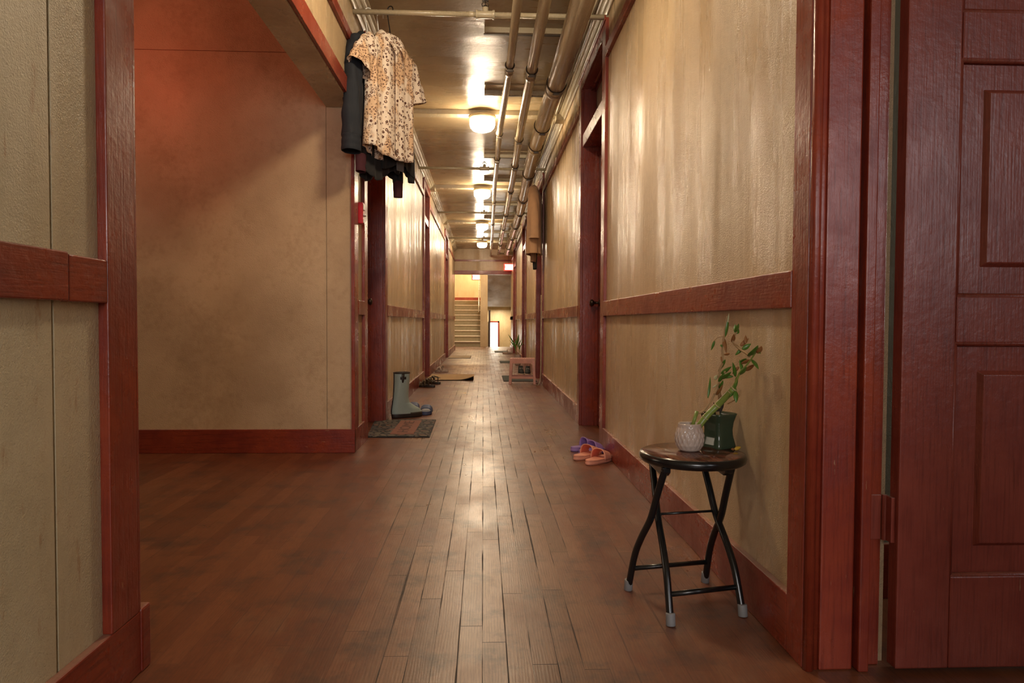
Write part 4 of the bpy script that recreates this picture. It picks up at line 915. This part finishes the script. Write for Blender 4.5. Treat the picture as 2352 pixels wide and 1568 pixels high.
# ------------------------------------------------------------------ pink plastic stool
ps_ = tag(empty('plastic_stool', (.535, 9.30, 0), math.radians(-4)), 'low pink plastic stool with slotted seat standing beyond the second right wall panel', 'stool')
H = .345
sp = MB(); sp.box(-.165, .165, -.13, .13, H-.012, H)
sp.build('seat', M_STOOLP, ps_, bev=.006, seg=3)
gr = MB()
for i in range(9): gr.box(-.135+i*.031, -.122+i*.031, -.09, .09, H, H+.004)
gr.build('seat_ribs', M_STOOLP, ps_, bev=.001)
ap = MB()
for s in (-1, 1):
    ap.box(-.165, .165, s*.13-.003, s*.13+.003, H-.065, H-.003); ap.box(s*.165-.003, s*.165+.003, -.13, .13, H-.065, H-.003)
    B(-.172, .172, s*.142-.003, s*.142+.003, .075, .105).build('lower_rail', M_STOOLP, ps_, bev=.002); B(s*.178-.003, s*.178+.003, -.14, .14, .075, .105).build('lower_rail', M_STOOLP, ps_, bev=.002)
ap.build('apron', M_STOOLP, ps_, bev=.002)
for sx_ in (-1, 1):
    for sy_ in (-1, 1):
        lg = MB()
        def q(x, y, z): return (sx_*x, sy_*y, z)
        t0, b0 = (.168, .133, H-.005), (.183, .148, 0)
        for wx, wy in ((.040, .004), (.004, .036)):
            vs = [q(t0[0], t0[1], t0[2]), q(t0[0]-wx, t0[1], t0[2]), q(t0[0]-wx, t0[1]-wy, t0[2]), q(t0[0], t0[1]-wy, t0[2]),
                  q(b0[0], b0[1], 0), q(b0[0]-wx*.8, b0[1], 0), q(b0[0]-wx*.8, b0[1]-wy, 0), q(b0[0], b0[1]-wy, 0)]
            lg.add(vs, [(0, 1, 2, 3), (4, 5, 6, 7), (0, 1, 5, 4), (1, 2, 6, 5), (2, 3, 7, 6), (3, 0, 4, 7)])
        lg.build('leg', M_STOOLP, ps_, bev=.0012)
# ------------------------------------------------------------------ sneakers
def sneaker(loc, ang, label):
    e = tag(empty('canvas_sneaker', loc, ang), label, 'shoe', 'black sneakers behind the pink stool')
    o = sole_outline(.28, .10, waist=.08); n = len(o); mb = MB(); vs = [(x, y, z) for z in (0, .028) for x, y in o]
    mb.add(vs, [(k, (k+1) % n, n+(k+1) % n, n+k) for k in range(n)]+[tuple(range(n))[::-1], tuple(range(n, 2*n))]); mb.build('sole', M_SOLE, e, bev=.004)
    rg = [(.028, .14, .132, .046), (.05, .135, .125, .045), (.075, .105, .095, .040), (.10, .085, .072, .036), (.135, .075, .060, .034)]
    def fn(u, v):
        t = v*(len(rg)-1); i = min(int(t), len(rg)-2); f = t-i
        z, cy, hl, hw = [rg[i][k]*(1-f)+rg[i+1][k]*f for k in range(4)]; a = 2*PI*u; return (hw*math.cos(a), cy+hl*math.sin(a), z)
    MB().grid(fn, 32, 16, close_u=True).build('upper', M_CANV, e, smooth=True, solid=.003)
    lc = MB()
    for k_ in range(5): lc.tube([(-.025, .19-.014*k_, .062+.013*k_), (0, .194-.014*k_, .068+.013*k_), (.025, .19-.014*k_, .062+.013*k_)], .003, n=6)
    lc.build('laces', M_WHITE, e, smooth=True)
sneaker((.600, 10.98, .008) if False else (.590, 10.95, 0), math.radians(184), 'black canvas sneaker on the left, seen through the pink stool')
sneaker((.712, 10.90, 0), math.radians(176), 'black canvas sneaker on the right, seen through the pink stool')
# ------------------------------------------------------------------ potted plant beyond the pink stool
pp = tag(empty('potted_dracaena', (.665, 13.15, 0)), 'small potted plant with upright strap leaves behind the pink stool', 'plant')
MB().lathe([(.04, 0), (.055, .01), (.062, .10), (.058, .20), (.06, .205), (.052, .20), (.05, .18)], n=28).build('pot', M_POTW, pp, smooth=True)
MB().tube([(-.02, 0, .15), (-.03, 0, .28), (-.02, 0, .38)], .010, n=10).tube([(.02, 0, .15), (.03, 0, .30)], .007, n=10).build('stem', M_TWIG, pp, smooth=True)
for (a_, b_, w_) in [((-.02, 0, .33), (-.19, 0, .60), .014), ((-.02, 0, .30), (-.16, .02, .49), .013), ((-.02, 0, .36), (.02, -.02, .61), .020), ((-.01, 0, .36), (-.06, 0, .52), .017), ((0, 0, .35), (.06, -.03, .50), .012), ((.0, 0, .34), (.13, 0, .44), .007), ((.03, 0, .30), (.12, 0, .56), .006), ((-.03, 0, .26), (-.07, .02, .36), .008), ((.03, 0, .30), (.03, -.03, .40), .01)]:
    leaf(Vector(a_), Vector(b_), w_, M_LEAF, parent=pp, bend=.12)
# ------------------------------------------------------------------ white corner post bracket by the pink stool
cdx = tag(empty('power_cord'), 'thin pale cord hanging down the casing beside the pink stool', 'cord')
MB().tube(smooth_path([(.768, 9.10, 1.2), (.766, 9.08, .6), (.764, 9.07, .15), (.74, 9.06, .012), (.70, 9.02, .006)], 8), .006, n=8).build('cord_run', M_PIPE, cdx, smooth=True)
